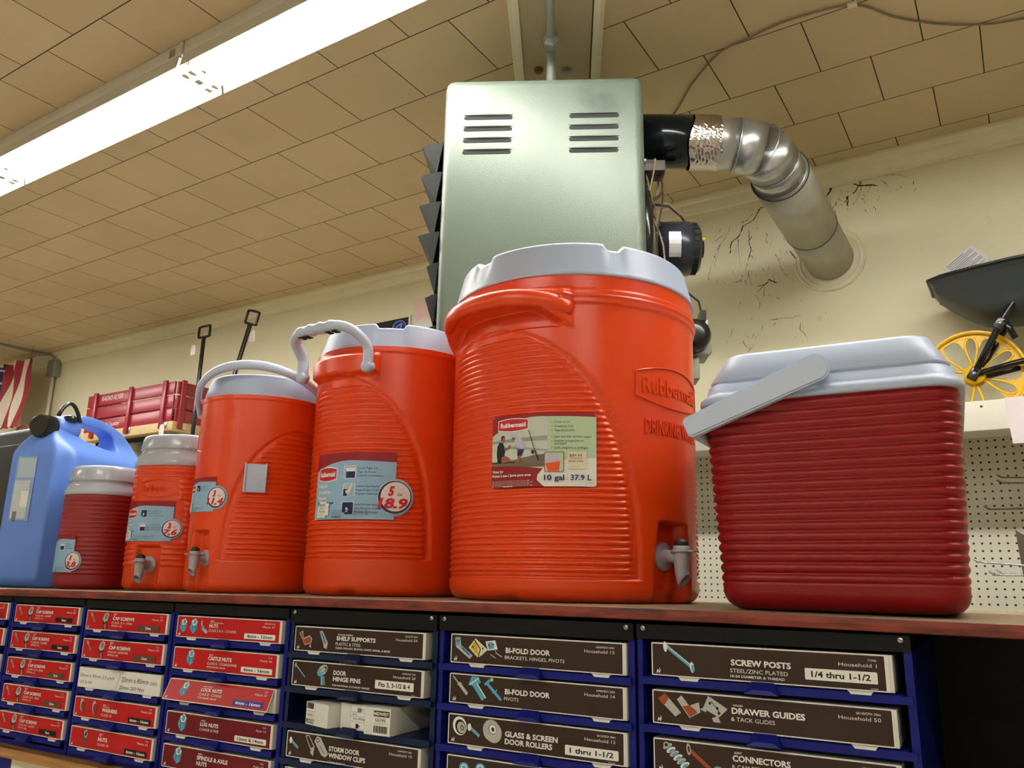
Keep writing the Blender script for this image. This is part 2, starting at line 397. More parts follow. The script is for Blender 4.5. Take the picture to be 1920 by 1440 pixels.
# crown moulding: stepped profile run along the wall
b = MB()
pr = [(0, -.085), (-.012, -.085), (-.012, -.072), (-.02, -.066), (-.03, -.045), (-.034, -.03), (-.044, -.024), (-.05, -.012), (-.05, 0), (0, 0)]
n = len(pr)
b.add([(X0, WALLY+p[0], CEIL+p[1]) for p in pr]+[(X1, WALLY+p[0], CEIL+p[1]) for p in pr], [(i, (i+1) % n, n+(i+1) % n, n+i) for i in range(n)]+[list(range(n))[::-1], [n+i for i in range(n)]], M_TRIM)
struct(b, 'trim_1')
# cracks in the paint near the flue
b = MB(); M_CRACK = pbr('old_crack', (58, 44, 30), .8, var=.2)
def crack(x, z, ang, L_, w=.003, wob=.5):
    pts = [(x, z)]; a = ang; k = max(3, int(L_/.012))
    for i in range(k):
        a = ang+random.uniform(-wob, wob); pts.append((pts[-1][0]+math.cos(a)*L_/k, pts[-1][1]+math.sin(a)*L_/k))
    for i, ((xa, za), (xb, zb)) in enumerate(zip(pts[:-1], pts[1:])):
        ww = w*random.uniform(.25, 1.)*(1-.6*i/k); l = math.hypot(xb-xa, zb-za); nx, nz = -(zb-za)/l*ww/2, (xb-xa)/l*ww/2
        y = WALLY-.0006
        b.add([(xa-nx, y, za-nz), (xb-nx, y, zb-nz), (xb+nx, y, zb+nz), (xa+nx, y, za+nz)], [(0, 1, 2, 3)], M_CRACK)
CRACKS = [(-.975, 1.42, -2.0, .10), (-.99, 1.40, 1.1, .12), (-.88, 1.50, .5, .12), (-1.03, 1.27, 1.5, .14), (-.90, 1.44, -1.6, .14), (-.84, 1.43, -1.7, .2), (-.86, 1.28, -1.5, .07), (-.93, 1.24, .1, .04), (-.83, 1.18, .5, .07), (-.84, 1.17, -1.4, .07), (-.75, 1.33, -1.3, .11),
          (-.68, 1.27, -1.2, .12), (-.71, 1.43, -1.5, .05), (-.78, 1.43, -1.6, .06), (-.52, 1.57, -1.6, .13), (-.5, 1.5, -2.1, .07), (-.40, 1.56, -1.9, .1), (-.35, 1.57, -.5, .12), (-.33, 1.55, -1.2, .05), (-.57, 1.55, -2.2, .06), (-1.0, 1.44, .8, .05),
          (-.78, 1.05, .1, .12), (-.67, 1.02, -1.2, .09), (-.9, .98, -1.0, .06), (-.88, .93, .8, .04), (-.83, 1.0, -2.4, .03), (-.9, 1.15, -2, .03), (-1.04, .94, 1.2, .04), (-.96, 1.0, .9, .05)]
def crackline(P_, w):
    for (xa, za), (xb, zb) in zip(P_[:-1], P_[1:]):
        n_ = max(2, int(math.hypot(xb-xa, zb-za)/.010)); last = (xa, za)
        for q in range(1, n_+1):
            f = q/n_; p = (xa+(xb-xa)*f+random.gauss(0, .002), za+(zb-za)*f+random.gauss(0, .002)); l = math.hypot(p[0]-last[0], p[1]-last[1]) or 1e-6; ww = w*random.uniform(.4, 1.2)
            nx, nz = -(p[1]-last[1])/l*ww/2, (p[0]-last[0])/l*ww/2; y = WALLY-.0006
            b.add([(last[0]-nx, y, last[1]-nz), (p[0]-nx, y, p[1]-nz), (p[0]+nx, y, p[1]+nz), (last[0]+nx, y, last[1]+nz)], [(0, 1, 2, 3)], M_CRACK); last = p
crackline([(-.735, 1.553), (-.80, 1.545), (-.83, 1.50), (-.872, 1.485), (-.895, 1.44), (-.925, 1.425), (-.936, 1.372)], .0045)
crackline([(-.852, 1.46), (-.849, 1.42), (-.855, 1.40), (-.845, 1.37), (-.86, 1.33)], .003)
crackline([(-.69, 1.33), (-.672, 1.295), (-.662, 1.25), (-.66, 1.215)], .007)
crackline([(-.83, 1.205), (-.80, 1.205), (-.78, 1.225), (-.755, 1.205)], .004); crackline([(-.80, 1.20), (-.805, 1.16)], .003)
crackline([(-.86, 1.605), (-.842, 1.598), (-.85, 1.585), (-.87, 1.595)], .006); crackline([(-.43, 1.635), (-.40, 1.64), (-.37, 1.625)], .0)
crackline([(-.52, 1.60), (-.525, 1.575), (-.515, 1.56), (-.535, 1.53)], .008); crackline([(-.43, 1.56), (-.40, 1.545), (-.375, 1.54), (-.34, 1.53)], .006); crackline([(-.40, 1.585), (-.41, 1.55), (-.43, 1.52)], .005)
crackline([(-.47, 1.49), (-.455, 1.515), (-.46, 1.47)], .005)
for cx, cz, an, L_ in CRACKS: crack(cx, cz, an, L_)
for i in range(70):
    crack(random.gauss(-.8, .17), random.gauss(1.25, .18), random.uniform(-2.2, -1), random.uniform(.008, .03), .0022)
for i in range(40):
    crack(random.gauss(-.42, .1), random.gauss(1.52, .05), random.uniform(-2.2, -1), random.uniform(.004, .02), .003)
o = b.build('paint_crack', wall_back)

# ------------------------------------------------------------------ fluorescent strip lights: rows of 1.24 m tandem units
def strip_light(x0, y, label, seen=True):
    L_ = 1.229
    t = thing('strip_light', label, 'ceiling light', (x0, y, CEIL), 0, 'fluorescent strip lights')
    b = MB()
    b.box(0, L_, -.078, .078, -.050, 0, M_LAMPW, bev=.004)
    b.poly_prism([(-.086, -.096), (-.084, -.096), (-.075, -.054), (-.03, -.0515), (.03, -.0515), (.075, -.054), (.084, -.096), (.086, -.096), (.077, -.045), (-.077, -.045)], 0, L_, M_LAMPW, axis='x')
    b.build('housing', t)
    for s in (-1, 1):
        b = MB(); b.tube([(.02, s*.042, -.082), (L_-.02, s*.042, -.082)], .0165, M_TUBE, n=12); b.build('fluorescent_tube', t)
        for xe in (.0, L_-.02):
            b = MB(); b.box(xe, xe+.02, s*.042-.013, s*.042+.013, -.103, -.052, M_LAMPW, bev=.003); b.build('lamp_holder', t)
    b = MB(); b.box(L_-.002, L_+.011, -.082, .082, -.060, -.004, M_LAMPW); b.box(L_-.06, L_-.03, -.0785, -.079, -.040, -.012, M_GALV); b.box(L_-.014, L_+.011, -.012, .012, -.1, -.06, M_GALV); b.box(L_-.002, L_+.011, -.085, .02, -.066, -.060, M_GALV); b.build('joiner_plate', t)
    return t
LX = -2.085+.0   # joint seen above the heater's left
seen_row = {-3: 'fluorescent strip light farthest along the row towards the flag', -2: 'fluorescent strip light second from the left picture edge',
            -1: 'glowing fluorescent strip light between the two lamp joints', 0: 'glowing fluorescent strip light running out over the top of the picture', 1: 'fluorescent strip light ahead over the heater side of the aisle'}
for k in range(-4, 3):
    strip_light(LX+k*1.243, 1.375, seen_row.get(k, 'fluorescent strip light in the row above the cooler shelf, unit %s' % ('beyond the left frame edge' if k < 0 else 'beyond the top frame edge')))
for yy, nm in ((-1.6, 'the aisle behind the photographer'), (-4.3, 'the far aisle behind the photographer')):
    for k, w in zip((-3, 0, 2), ('left end', 'middle', 'right end')):
        strip_light(LX+k*1.243+.6, yy, 'fluorescent strip light over %s, %s' % (nm, w))

# ------------------------------------------------------------------ the drawer gondola (turned 2.5 degrees)
GA = R(2.5); EU = Vector((math.cos(GA), math.sin(GA), 0)); EV = Vector((-math.sin(GA), math.cos(GA), 0)); GO = Vector((0, .93, 0))
def G(u, v, z): return GO+EU*u+EV*v+Vector((0, 0, z))
def ztop(u):
    xs = (-3, -1.75, -1.2, -.67, -.33, -.01, 1); zs = (-.031, -.0298, -.0272, -.0256, -.0256, -.0293, -.030)
    return float(np.interp(u, xs, zs))
# board
t = None
b = MB(); us = np.linspace(-2.9, .9, 60); T_ = .0140
secs = []
for u in us:
    z = ztop(u); j = .0006*math.sin(u*37)+.0005*math.sin(u*83+1)
    secs.append([G(u, 0+j, z-T_+.001), G(u, -.001+j, z-T_*.5), G(u, 0+j, z-.001), G(u, .003, z), G(u, .56, z), G(u, .56, z-T_), G(u, .003, z-T_)])
b.grid(secs, M_BOARD, smooth=False, closeu=True)
n7 = 7
b.add([tuple(p) for p in secs[0]], [list(range(n7))], M_BOARD); b.add([tuple(p) for p in secs[-1]], [list(range(n7))], M_BOARD)
tag(b.build('shelf_board'), 'long worn board with red painted edge carrying the coolers', 'shelf')

def cabinet(u0, u1, nrow, zr, pitch, hbox, label, screws=False, lab0=None, lab1=None, post=None, notch=True):
    """u0..u1 outer width; zr top of the first label; boxes are separate things"""
    t = thing('drawer_cabinet', label, 'drawer cabinet', G(u0, .012, -.32), GA, 'navy blue drawer cabinets under the board')
    W_ = u1-u0; z0 = .32
    def Z(z): return z+z0
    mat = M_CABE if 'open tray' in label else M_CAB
    b = MB(); g = .0012
    pw = .013
    zb = -.302
    b.box(g, .0075, 0, .36, Z(zb), Z(-.046), mat); b.box(W_-.009, W_-g, 0, .36, Z(zb), Z(-.046), mat)
    b.box(pw, W_-pw, .35, .36, Z(zb), Z(-.046), mat)
    b.box(g, W_-g, 0, .36, Z(zb-.008), Z(zb), mat)
    b.build('cabinet_body', t)
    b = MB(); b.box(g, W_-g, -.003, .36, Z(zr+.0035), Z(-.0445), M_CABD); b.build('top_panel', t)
    if screws:
        for us_ in (.010, W_-.010):
            b = MB(); z = Z(-.049)
            b.prof((us_, -.003, z), (us_, -.0055, z), [(0, .0034), (.0015, .0032), (.0025, .0022)], M_SCREW, n=14)
            b.box(us_-.0024, us_+.0024, -.0058, -.0053, z-.0003, z+.0003, M_DARK, T=Matrix.Translation((us_, 0, z)) @ Matrix.Rotation(.7, 4, 'Y') @ Matrix.Translation((-us_, 0, -z)))
            b.build('screw', t)
    l0 = lab0-u0; l1 = lab1-u0; mid = (l0+l1)/2
    for i in range(nrow):
        zt = zr-hbox-.0016-i*pitch
        b = MB()
        a0, a1 = (.004, W_-.004) if screws else (pw-.002, W_-pw+.002)
        b.box(pw-.001, W_-pw+.001, -.004, .34, Z(zt-.0015), Z(zt), mat)                 # tray floor
        b.box(a0, a1, -.0065, -.003, Z(zt-.0085), Z(zt-.0003), mat)                       # front lip
        b.build('tray', t)
        b = MB()   # pull tab: wedge that sticks out
        w0, w1 = .019, .012; zz = zt-.0012
        P_ = [(mid-w1, -.0068, Z(zz+.004)), (mid+w1, -.0068, Z(zz+.004)), (mid+w0, -.0068, Z(zz-.0075)), (mid-w0, -.0068, Z(zz-.0075)),
              (mid-w1*.8, -.016, Z(zz-.0035)), (mid+w1*.8, -.016, Z(zz-.0035)), (mid+w0*.95, -.0175, Z(zz-.0078)), (mid-w0*.95, -.0175, Z(zz-.0078))]
        b.add(P_, [(0, 1, 5, 4), (4, 5, 6, 7), (7, 6, 2, 3), (0, 4, 7, 3), (1, 2, 6, 5), (0, 3, 2, 1)], mat)
        b.build('pull_tab', t)
    return t

# ---- little pictures on the box labels, drawn in a box of height h with left-bottom (x, y)
def pic(A, kind, x, y, h, c1=None):
    W = SILV
    K = 1.22
    def e(cx, cy, rx, ry, m, rot=0): A.ell(x+cx*h*K, y+cy*h, rx*h*1.1, ry*h, m, 20, rot)
    def p(pts, m): A.poly([(x+a*h*K, y+b_*h) for a, b_ in pts], m)
    def l(pts, w, m): A.line([(x+a*h*K, y+b_*h) for a, b_ in pts], w*h, m)
    if kind == 'capscrew':
        l([(.12, .85), (.55, .15)], .15, W); l([(.16, .80), (.56, .13)], .07, BADGEBROWN); e(.1, .8, .09, .2, W, .5); e(.07, .82, .04, .13, GREYP, .5)
    elif kind == 'hexbolt':
        l([(.35, .45), (.42, 0)], .24, BADGEBROWN); l([(.3, .45), (.37, 0)], .06, W)
        p([(.1, .55), (.2, .88), (.42, 1.), (.58, .86), (.5, .5), (.25, .38)], W); e(.36, .74, .13, .18, GREYP, -.4); p([(.1, .55), (.25, .38), (.5, .5), (.45, .38), (.22, .26), (.1, .4)], BLACK)
    elif kind == 'washer':
        e(.4, .5, .26, .46, BADGEBROWN, .25); e(.38, .52, .22, .44, W, .25); e(.45, .45, .2, .36, BADGEBROWN, .25); e(.42, .52, .1, .2, RED, .25)
    elif kind == 'nut':
        p([(.1, .4), (.2, .8), (.45, 1), (.6, .7), (.55, .25), (.32, .0)], BADGEBROWN); p([(.22, .78), (.45, .98), (.58, .7), (.5, .4), (.35, .45)], W); e(.42, .68, .09, .17, BLACK, -.3)
    elif kind == 'tealnut':
        p([(.08, .35), (.2, .85), (.5, 1), (.7, .75), (.62, .2), (.35, .0)], c1 or TEAL); p([(.2, .83), (.5, 1), (.7, .75), (.55, .52), (.3, .5)], WHITE); e(.46, .76, .13, .17, c1 or TEAL, -.3)
        l([(.3, .5), (.3, .02)], .03, BLACK); l([(.55, .52), (.6, .2)], .03, BLACK); l([(.2, .85), (.3, .5), (.55, .52), (.7, .75)], .03, BLACK)
    elif kind == 'wingnut':
        e(.3, .75, .08, .25, W); e(.7, .15, .25, .14, W, -.4); p([(.3, .3), (.42, .6), (.6, .4), (.52, .1)], TEAL)
    elif kind == 'shelfclip':
        p([(.05, .8), (.3, .98), (.38, .5), (.8, .7), (1.0, .5), (.95, .2), (.5, .05)], W); p([(.1, .78), (.27, .9), (.36, .42), (.8, .62), (.94, .46), (.9, .24), (.5, .1)], CARAMEL); e(.9, .02, .07, .1, W)
    elif kind == 'shelfpin':
        p([(.15, .95), (.35, 1), (.75, .3), (.7, -.05), (.5, 0), (.45, .25)], W); p([(.2, .9), (.32, .92), (.66, .3), (.55, .22)], TEAL); l([(.35, .8), (.6, .25)], .05, BLACK)
    elif kind == 'pin':
        l([(.05, .9), (.85, .1)], .08, TEAL); l([(.08, .9), (.87, .1)], .03, W); e(.06, .88, .07, .16, W)
    elif kind == 'pinhead':
        e(.45, .75, .4, .27, W, .6); e(.32, .62, .25, .22, TEAL, .5); e(.55, .8, .22, .14, BLACK, .6); e(.5, .76, .18, .12, W, .6); l([(.45, .42), (.5, -.1)], .2, TEAL); l([(.57, .42), (.66, -.1)], .05, W); l([(.38, .42), (.42, -.1)], .04, W)
    elif kind == 'bolt':
        l([(.2, .7), (.85, .2)], .2, TEAL); l([(.22, .78), (.8, .33)], .04, W); e(.16, .72, .14, .25, WHITE)
    elif kind == 'clip':
        l([(.15, .95), (.5, .3), (.75, .4), (.35, 1.), (.15, .95)], .06, W); p([(.55, .3), (.75, .35), (.7, -.1), (.5, .1)], W)
    elif kind == 'clip2':
        p([(.05, .7), (.2, 1.), (.45, .95), (1., .1), (.8, -.1), (.55, .0)], W); e(.28, .78, .11, .13, BLACK); e(.28, .78, .07, .09, W); l([(.42, .5), (.75, .1)], .035, BLACK)
    elif kind == 'bracket':
        p([(.05, .95), (.3, 1), (.36, .6), (.95, .12), (.8, -.05), (.1, .5)], W); p([(.08, .9), (.27, .93), (.3, .62), (.12, .55)], TEAL); p([(.3, .5), (.8, .08), (.88, .14), (.38, .6)], TEAL); e(.15, .8, .03, .05, BLACK); e(.24, .82, .03, .05, BLACK); l([(.42, .46), (.78, .14)], .05, BLACK)
    elif kind == 'hinge':
        p([(.0, .5), (.35, 1), (1., .45), (.7, .15), (.5, .0)], CREAM); p([(.1, .52), (.35, .9), (.45, .6), (.5, .1)], YEL); l([(.3, .92), (.62, .45), (.5, -.05)], .06, BLACK); e(.75, .5, .04, .06, BLACK); e(.22, .55, .04, .06, BLACK)
    elif kind == 'plate':
        p([(.0, .9), (.55, 1), (.7, .5), (.15, .4)], WHITE); p([(.1, .85), (.4, .9), (.5, .55), (.2, .48)], TEAL); e(.2, .7, .04, .06, BLACK); e(.45, .75, .04, .06, BLACK); l([(.55, .5), (.65, .25)], .06, TEAL); l([(.6, .3), (.95, .1)], .06, W); l([(.3, .2), (.6, .0)], .05, W)
    elif kind == 'pivot':
        l([(.05, .95), (.35, .6)], .07, W); l([(.35, .62), (.8, .1)], .17, W); l([(.28, .52), (.52, .62)], .05, W)
    elif kind == 'pivot2':
        l([(.3, .65), (.75, .0)], .28, TEAL); p([(.0, .6), (.15, 1), (.45, 1), (.6, .75), (.3, .55)], TEAL); l([(.05, .6), (.5, .95)], .05, WHITE); l([(.4, .7), (.85, .05)], .05, WHITE)
    elif kind == 'pivot3':
        l([(.2, .75), (.9, .0)], .15, TEAL); l([(.05, .7), (.4, 1)], .14, TEAL); e(.42, .98, .08, .1, W); l([(.45, .3), (.7, .5)], .06, TEAL)
    elif kind == 'roller':
        e(.42, .5, .4, .5, BLACK, .5); e(.42, .52, .37, .45, WHITE, .5); e(.46, .48, .28, .36, BLACK, .5); e(.5, .45, .22, .28, SILV, .5); e(.54, .44, .09, .13, BLACK, .5); e(.54, .44, .05, .08, W, .5)
    elif kind == 'roller2':
        e(.4, .5, .42, .48, W, .5); e(.5, .42, .4, .46, W, .5); e(.45, .56, .2, .24, GREYP, .5); e(.46, .56, .16, .2, WHITE, .5); e(.47, .55, .07, .1, BLACK, .5)
    elif kind == 'post':
        l([(.1, .9), (.95, .15)], .13, TEAL); l([(.1, .94), (.95, .2)], .03, WHITE); e(.08, .86, .07, .2, WHITE, .1); e(.97, .14, .08, .2, WHITE, .1); e(1.0, .1, .06, .14, TEAL, .1)
    elif kind == 'glide':
        p([(.05, .75), (.35, 1), (.98, .2), (.75, .0)], W); p([(.05, .75), (.35, 1), (.5, .8), (.35, .5), (.22, .52)], CARAMEL)
    elif kind == 'glide2':
        p([(.0, .8), (.2, 1.0), (.5, .55), (.9, .75), (.95, .3), (.5, .0)], W); p([(.22, .5), (.5, .58), (.8, .35), (.82, .25), (.52, .05)], CARAMEL)
    elif kind == 'guide':
        p([(.3, 1), (.95, .55), (.65, .2), (.1, .5)], W); p([(.0, .45), (.25, .6), (.2, .35)], W); p([(.4, .15), (.6, .25), (.7, .0), (.45, .0)], W); e(.35, .72, .05, .06, BLACK); e(.6, .55, .05, .06, BLACK); e(.65, .36, .05, .06, BLACK); l([(.4, .8), (.7, .35)], .03, BLACK)
    elif kind == 'spring':
        for k in range(6): e(.2+k*.12, .8-k*.13, .2, .09, WHITE if k % 2 else W, .5); e(.22+k*.12, .78-k*.13, .13, .05, TEAL, .5)
        e(.16, .85, .12, .12, W); e(.16, .85, .07, .07, BROWN)
    elif kind == 'brownbolt':
        l([(.2, .75), (1.0, .0)], .2, CARAMEL); e(.12, .8, .1, .28, W, .1); e(.13, .8, .05, .17, BROWN, .1)
    elif kind == 'disc':
        e(.3, .3, .3, .3, TEAL); e(.3, .3, .2, .2, WHITE); e(.3, .3, .13, .13, TEAL)

def crest(A, x, y, h, m=None):
    m = m or WHITE; A.text('M', x, y, h*.62, m, w=h*.85, shear=.25, bold=.03); A.poly([(x+h*.5, y+h*.72), (x+h*.62, y+h*.95), (x+h*.72, y+h*.72)], m)

BOXES = 0
def parts_box(u0, u1, zt, h, spec, label, tilt=0., stick=.004):
    """white carton on a blue tray; spec drives its printed front"""
    W_ = u1-u0
    t = thing('parts_box', label, 'box', G(u0, .012-stick, zt-h), GA+R(random.uniform(-.15, .15)), 'labelled cartons of small hardware in the blue cabinets')
    b = MB(); b.box(0, W_+.0035, .0012, .28, 0, h, M_CARD)
    b.box(W_+.0002, W_+.0034, .0004, .0012, .0008, h-.0008, M_CARD)
    for s in (.13, .84): b.box(W_*s, W_*s+.024, -.0036, .002, -.0007, .0002, M_CARD); b.poly_prism([(W_*s, 0), (W_*s+.024, 0), (W_*s+.022, -.0034), (W_*s+.003, -.0034)], -.0036, -.0030, M_CARD)
    b.build('carton', t)
    b = MB()
    if tilt:
        mp = lambda u, v, w: (u, .0006-w-math.sin(tilt)*(h-v), h+.0005-math.cos(tilt)*(h-v))
    else: mp = lambda u, v, w: (u, .0006-w, v)
    A = Art(b, mp, dw=.00005)
    col = {'red': RED, 'dred': DRED, 'brown': BROWN, 'blank': WHITE}[spec['c']]
    A.rrect(0, 0, W_, h, .0016, WHITE)
    if spec['c'] != 'blank':
        bd = .0013; A.rrect(bd, bd, W_-bd*(1 if spec.get('full', 1) else 3), h-bd, .001, col)
        A.dw = .00004
        crest(A, W_*.022, h*.08, h*.17)
        s = spec.get('s', 1.)
        tx = spec['tx']*W_; ty = spec.get('ty', .52)*h; th = spec.get('th', .16)*h
        for (k, fx, fy, fh) in spec['pics']: pic(A, k, fx*W_, fy*h, fh*h)
        if spec.get('top'):
            for j, s_ in enumerate(spec['top']): A.text(s_, tx+.002, ty+th*1.25+(len(spec['top'])-1-j)*h*.085, h*.058, WHITE, bold=.02)
        yy = ty
        for s_, fw in spec['title']:
            A.text(s_, tx, yy, th, WHITE, w=fw*W_, bold=.035); yy -= th*1.45
        if spec.get('sub'): A.text(spec['sub'][0], tx-.001, yy+th*.18, h*.115, WHITE, w=spec['sub'][1]*W_); yy -= h*.15
        if spec.get('small'): A.text(spec['small'][0], tx-.001, yy+th*.25, h*.07, WHITE, w=spec['small'][1]*W_, bold=.02)
        rx = W_*.955
        A.text(spec['code'], rx, h*.80, h*.065, WHITE, align='r', w=spec.get('cw'))
        A.text(spec['cat'], rx, h*.64, h*.1, WHITE, align='r', w=spec['catw']*W_)
        if spec.get('badge'):
            tx_, x0, x1, y0, y1, bc, fc = spec['badge']
            A.rrect(x0*W_, y0*h, x1*W_, y1*h, .0012, bc)
            A.text(tx_, (x0+x1)/2*W_, (y0+(y1-y0)*.26)*h, (y1-y0)*h*.5, fc, align='c', w=(x1-x0)*W_*.82 if len(tx_) > 6 else None, bold=.03)
            if spec.get('unit'): A.text(spec['unit'], rx, h*.055, h*.045, WHITE, align='r')
    else:
        A.dw = .00004; ink_ = BLACK
        A.text('20mm x 90mm 2.5 pitch', .004, h*.52, h*.17, ink_, w=W_*.44, shear=.15); A.text('10.9 Gr 8.8', .006, h*.2, h*.15, ink_, w=W_*.15, shear=.1)
        A.line([(W_*.53, h*.85), (W_*.49, h*.12)], .0007, ink_)
        A.text('20mm x 80mm', W_*.55, h*.5, h*.24, ink_, w=W_*.32); A.text('250', W_*.89, h*.5, h*.14, ink_, w=W_*.08, shear=.2)
        A.text('20mm 250 Nut', W_*.53, h*.14, h*.18, ink_, w=W_*.3, shear=.1)
    b.build('printed_label', t, recalc=False)
    return t

# cabinets: (u0, u1, label u0, label u1, first label top, pitch, label height)
CAB = {'A': (-1.99, -1.7165, -1.965, -1.7305, -.0575, .0487, .0322), 'B': (-1.7160, -1.4805, -1.7000, -1.4955, -.0593, .0487, .0322),
       'C': (-1.4790, -1.2350, -1.4700, -1.2490, -.0626, .0491, .0335), 'D': (-1.2335, -.9680, -1.2215, -.9850, -.0632, .0497, .0342),
       'E': (-.9665, -.6930, -.9530, -.7150, -.0691, .0490, .0352), 'F': (-.6915, -.4095, -.6700, -.4235, -.0675, .0498, .0366), 'G': (-.4080, -.1120, -.3882, -.1350, -.0645, .0518, .0362)}
CLAB = {'A': 'navy drawer cabinet cut off by the left picture edge', 'B': 'narrow navy drawer cabinet of red cap screw boxes, leftmost whole one', 'C': 'navy drawer cabinet with a handwritten white box in its third row',
        'D': 'navy drawer cabinet holding nut boxes, three bright red over two maroon', 'E': 'navy drawer cabinet with one open tray of small white cartons', 'F': 'navy drawer cabinet of brown boxes under the largest orange cooler', 'G': 'navy drawer cabinet of brown boxes under the red chest cooler'}
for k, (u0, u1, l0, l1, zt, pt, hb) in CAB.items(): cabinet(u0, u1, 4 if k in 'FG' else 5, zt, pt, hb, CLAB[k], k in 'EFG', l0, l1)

def capspec(sub, metric, badge, bc, small='PITCH 1.5', top=('METRIC', 'HEX')):
    return dict(c='red', tx=.345, ty=.56, th=.155, top=top, title=[('CAP SCREWS', .27)], sub=(sub, .25), small=(small, .13), code='71%03d' % (int(metric)*7), cat='Metric '+metric, catw=.125,
                badge=(badge, .665, .925, .12, .38, bc, WHITE), pics=[('capscrew', .05, .3, .62), ('hexbolt', .2, .08, .86)])
def BX(cab, row, spec, label, **k):
    u0, u1, l0, l1, zt, pt, hb = CAB[cab]
    return parts_box(l0, l1, zt-row*pt, hb, spec, label, **k)
BX('B', 0, capspec('CLASS 10.9 - COARSE', '53', '14mm', BLACK), 'red cap screws box marked 14mm, top of its column')
BX('B', 1, capspec('CLASS 8.8 - COARSE', '52', '16mm', BLACK), 'red cap screws box marked 16mm, second in its column')
BX('B', 2, capspec('CLASS 10.9 - FINE', '57', '8mm', BADGEBROWN), 'red cap screws box marked 8mm on a brown badge, third in its column')
BX('B', 3, capspec('CLASS 10.9 - FINE', '51', '10mm', BADGEBROWN), 'red cap screws box marked 10mm, fourth in its column')
BX('B', 4, capspec('CLASS 10.9 - COARSE', '47', '8mm', BLACK, small='PITCH 1.25 - 12.9MM'), 'red cap screws box marked 8mm on a black badge, lowest in its column')
BX('C', 0, capspec('CLASS 10.9 - FINE', '54', '12mm', BADGEBROWN, small='PITCH 1.25'), 'red cap screws box marked 12mm with class fine lettering')
BX('C', 1, capspec('CLASS 10.9 - EXTRA FINE', '55', '12mm', BADGEBROWN, small='PITCH 1.00'), 'red cap screws box marked 12mm with extra fine lettering')
BX('C', 2, dict(c='blank'), 'white box with handwritten millimetre sizes in black marker')
BX('C', 3, dict(c='red', tx=.36, ty=.42, th=.165, top=('METRIC', 'FLAT & LOCK'), title=[('WASHERS', .19)], sub=('CLASS 10', .13), code='71440', cat='Metric 64', catw=.125, badge=('6mm - 16mm', .69, .955, .1, .36, BLACK, WHITE),
                pics=[('washer', .05, .2, .75), ('washer', .21, .16, .75)]), 'red washers box marked 6mm - 16mm with two ring washers')
BX('C', 4, dict(c='red', tx=.36, ty=.48, th=.17, top=('METRIC', 'HEX'), title=[('NUTS', .115)], sub=('CLASS 10', .14), code='71430', cat='Metric 63', catw=.125, badge=('6mm - 16mm', .69, .955, .1, .36, BLACK, WHITE),
                pics=[('nut', .14, .2, .75)]), 'red class 10 nuts box with a size scrawled in marker')
for r_, (bd, cc, w) in enumerate((('12mm', BADGEBROWN, 'top'), ('14mm', BLACK, 'second'), ('6mm', BADGEBROWN, 'third'), ('5mm', BLACK, 'fourth'))):
    BX('A', r_, capspec('CLASS 8.8 - FINE', str(37+r_), bd, cc), 'red box end cut off by the left picture edge, %s from the top' % w)
wb = lambda t: (t, .68, .965, .13, .37, WHITE, BLACK)
BX('D', 0, dict(c='red', tx=.335, ty=.52, th=.15, top=('METRIC', 'STOP, ACORN & WING'), title=[('NUTS', .085)], sub=('CLASS 5 & 6 - COARSE', .27), code='67000/HRN 2042', cat='Metric 37', catw=.11, badge=wb('4mm - 12mm'),
                pics=[('tealnut', .02, .2, .68), ('tealnut', .125, .18, .72), ('wingnut', .225, .25, .6)]), 'red nuts box marked 4mm - 12mm with three pictured nuts')
BX('D', 1, dict(c='red', tx=.355, ty=.52, th=.16, top=('METRIC',), title=[('CASTLE NUTS', .23)], sub=('CLASS 8 - COARSE/FINE', .285), small=('PITCH RANGE 1.00-2.00', .18), code='71120', cat='Metric 36', catw=.105, badge=wb('6mm - 16mm'),
                pics=[('tealnut', .125, .18, .74)]), 'red castle nuts box marked 6mm - 16mm')
BX('D', 2, dict(c='red', tx=.345, ty=.56, th=.15, top=('METRIC/TYPE "U"',), title=[('LOCK NUTS', .2)], sub=('CLASS 8 - COARSE', .22), small=('PITCH RANGE 1.00-2.00', .18), code='71980', cat='Metric 33', catw=.105, badge=('6mm - 16mm', .68, .955, .13, .38, BLUEB, WHITE),
                pics=[('tealnut', .13, .22, .7)]), 'red lock nuts box with blue badge, its peeling front flap tilted outward', tilt=R(24))
BX('D', 3, dict(c='dred', tx=.345, ty=.54, th=.155, top=('METRIC',), title=[('LUG NUTS', .175)], sub=('COARSE & FINE', .185), code='75410', cat='Auto 12', catw=.09, badge=wb('12mm & 14mm'),
                pics=[('tealnut', .11, .16, .78)]), 'maroon lug nuts box marked 12mm & 14mm')
BX('D', 4, dict(c='dred', tx=.345, ty=.56, th=.165, top=('METRIC',), title=[('SPINDLE & AXLE', .29), ('NUTS', .1)], code='75520', cat='Auto 14', catw=.09, pics=[('tealnut', .1, .2, .75)]), 'maroon spindle and axle nuts box at the lower picture edge')
BX('E', 0, dict(c='brown', tx=.345, ty=.52, th=.155, top=('STANDARD & METRIC',), title=[('SHELF SUPPORTS', .305)], sub=('PLASTIC & STEEL', .2), small=('CLEAR, WALNUT, BROWN, WHITE, NICKEL, & BEIGE', .42), code='66240/SSP 2876', cat='Household 54', catw=.155,
                pics=[('shelfclip', .03, .2, .64), ('shelfpin', .185, .18, .68)]), 'brown shelf supports box, top of the cabinet with the open tray')
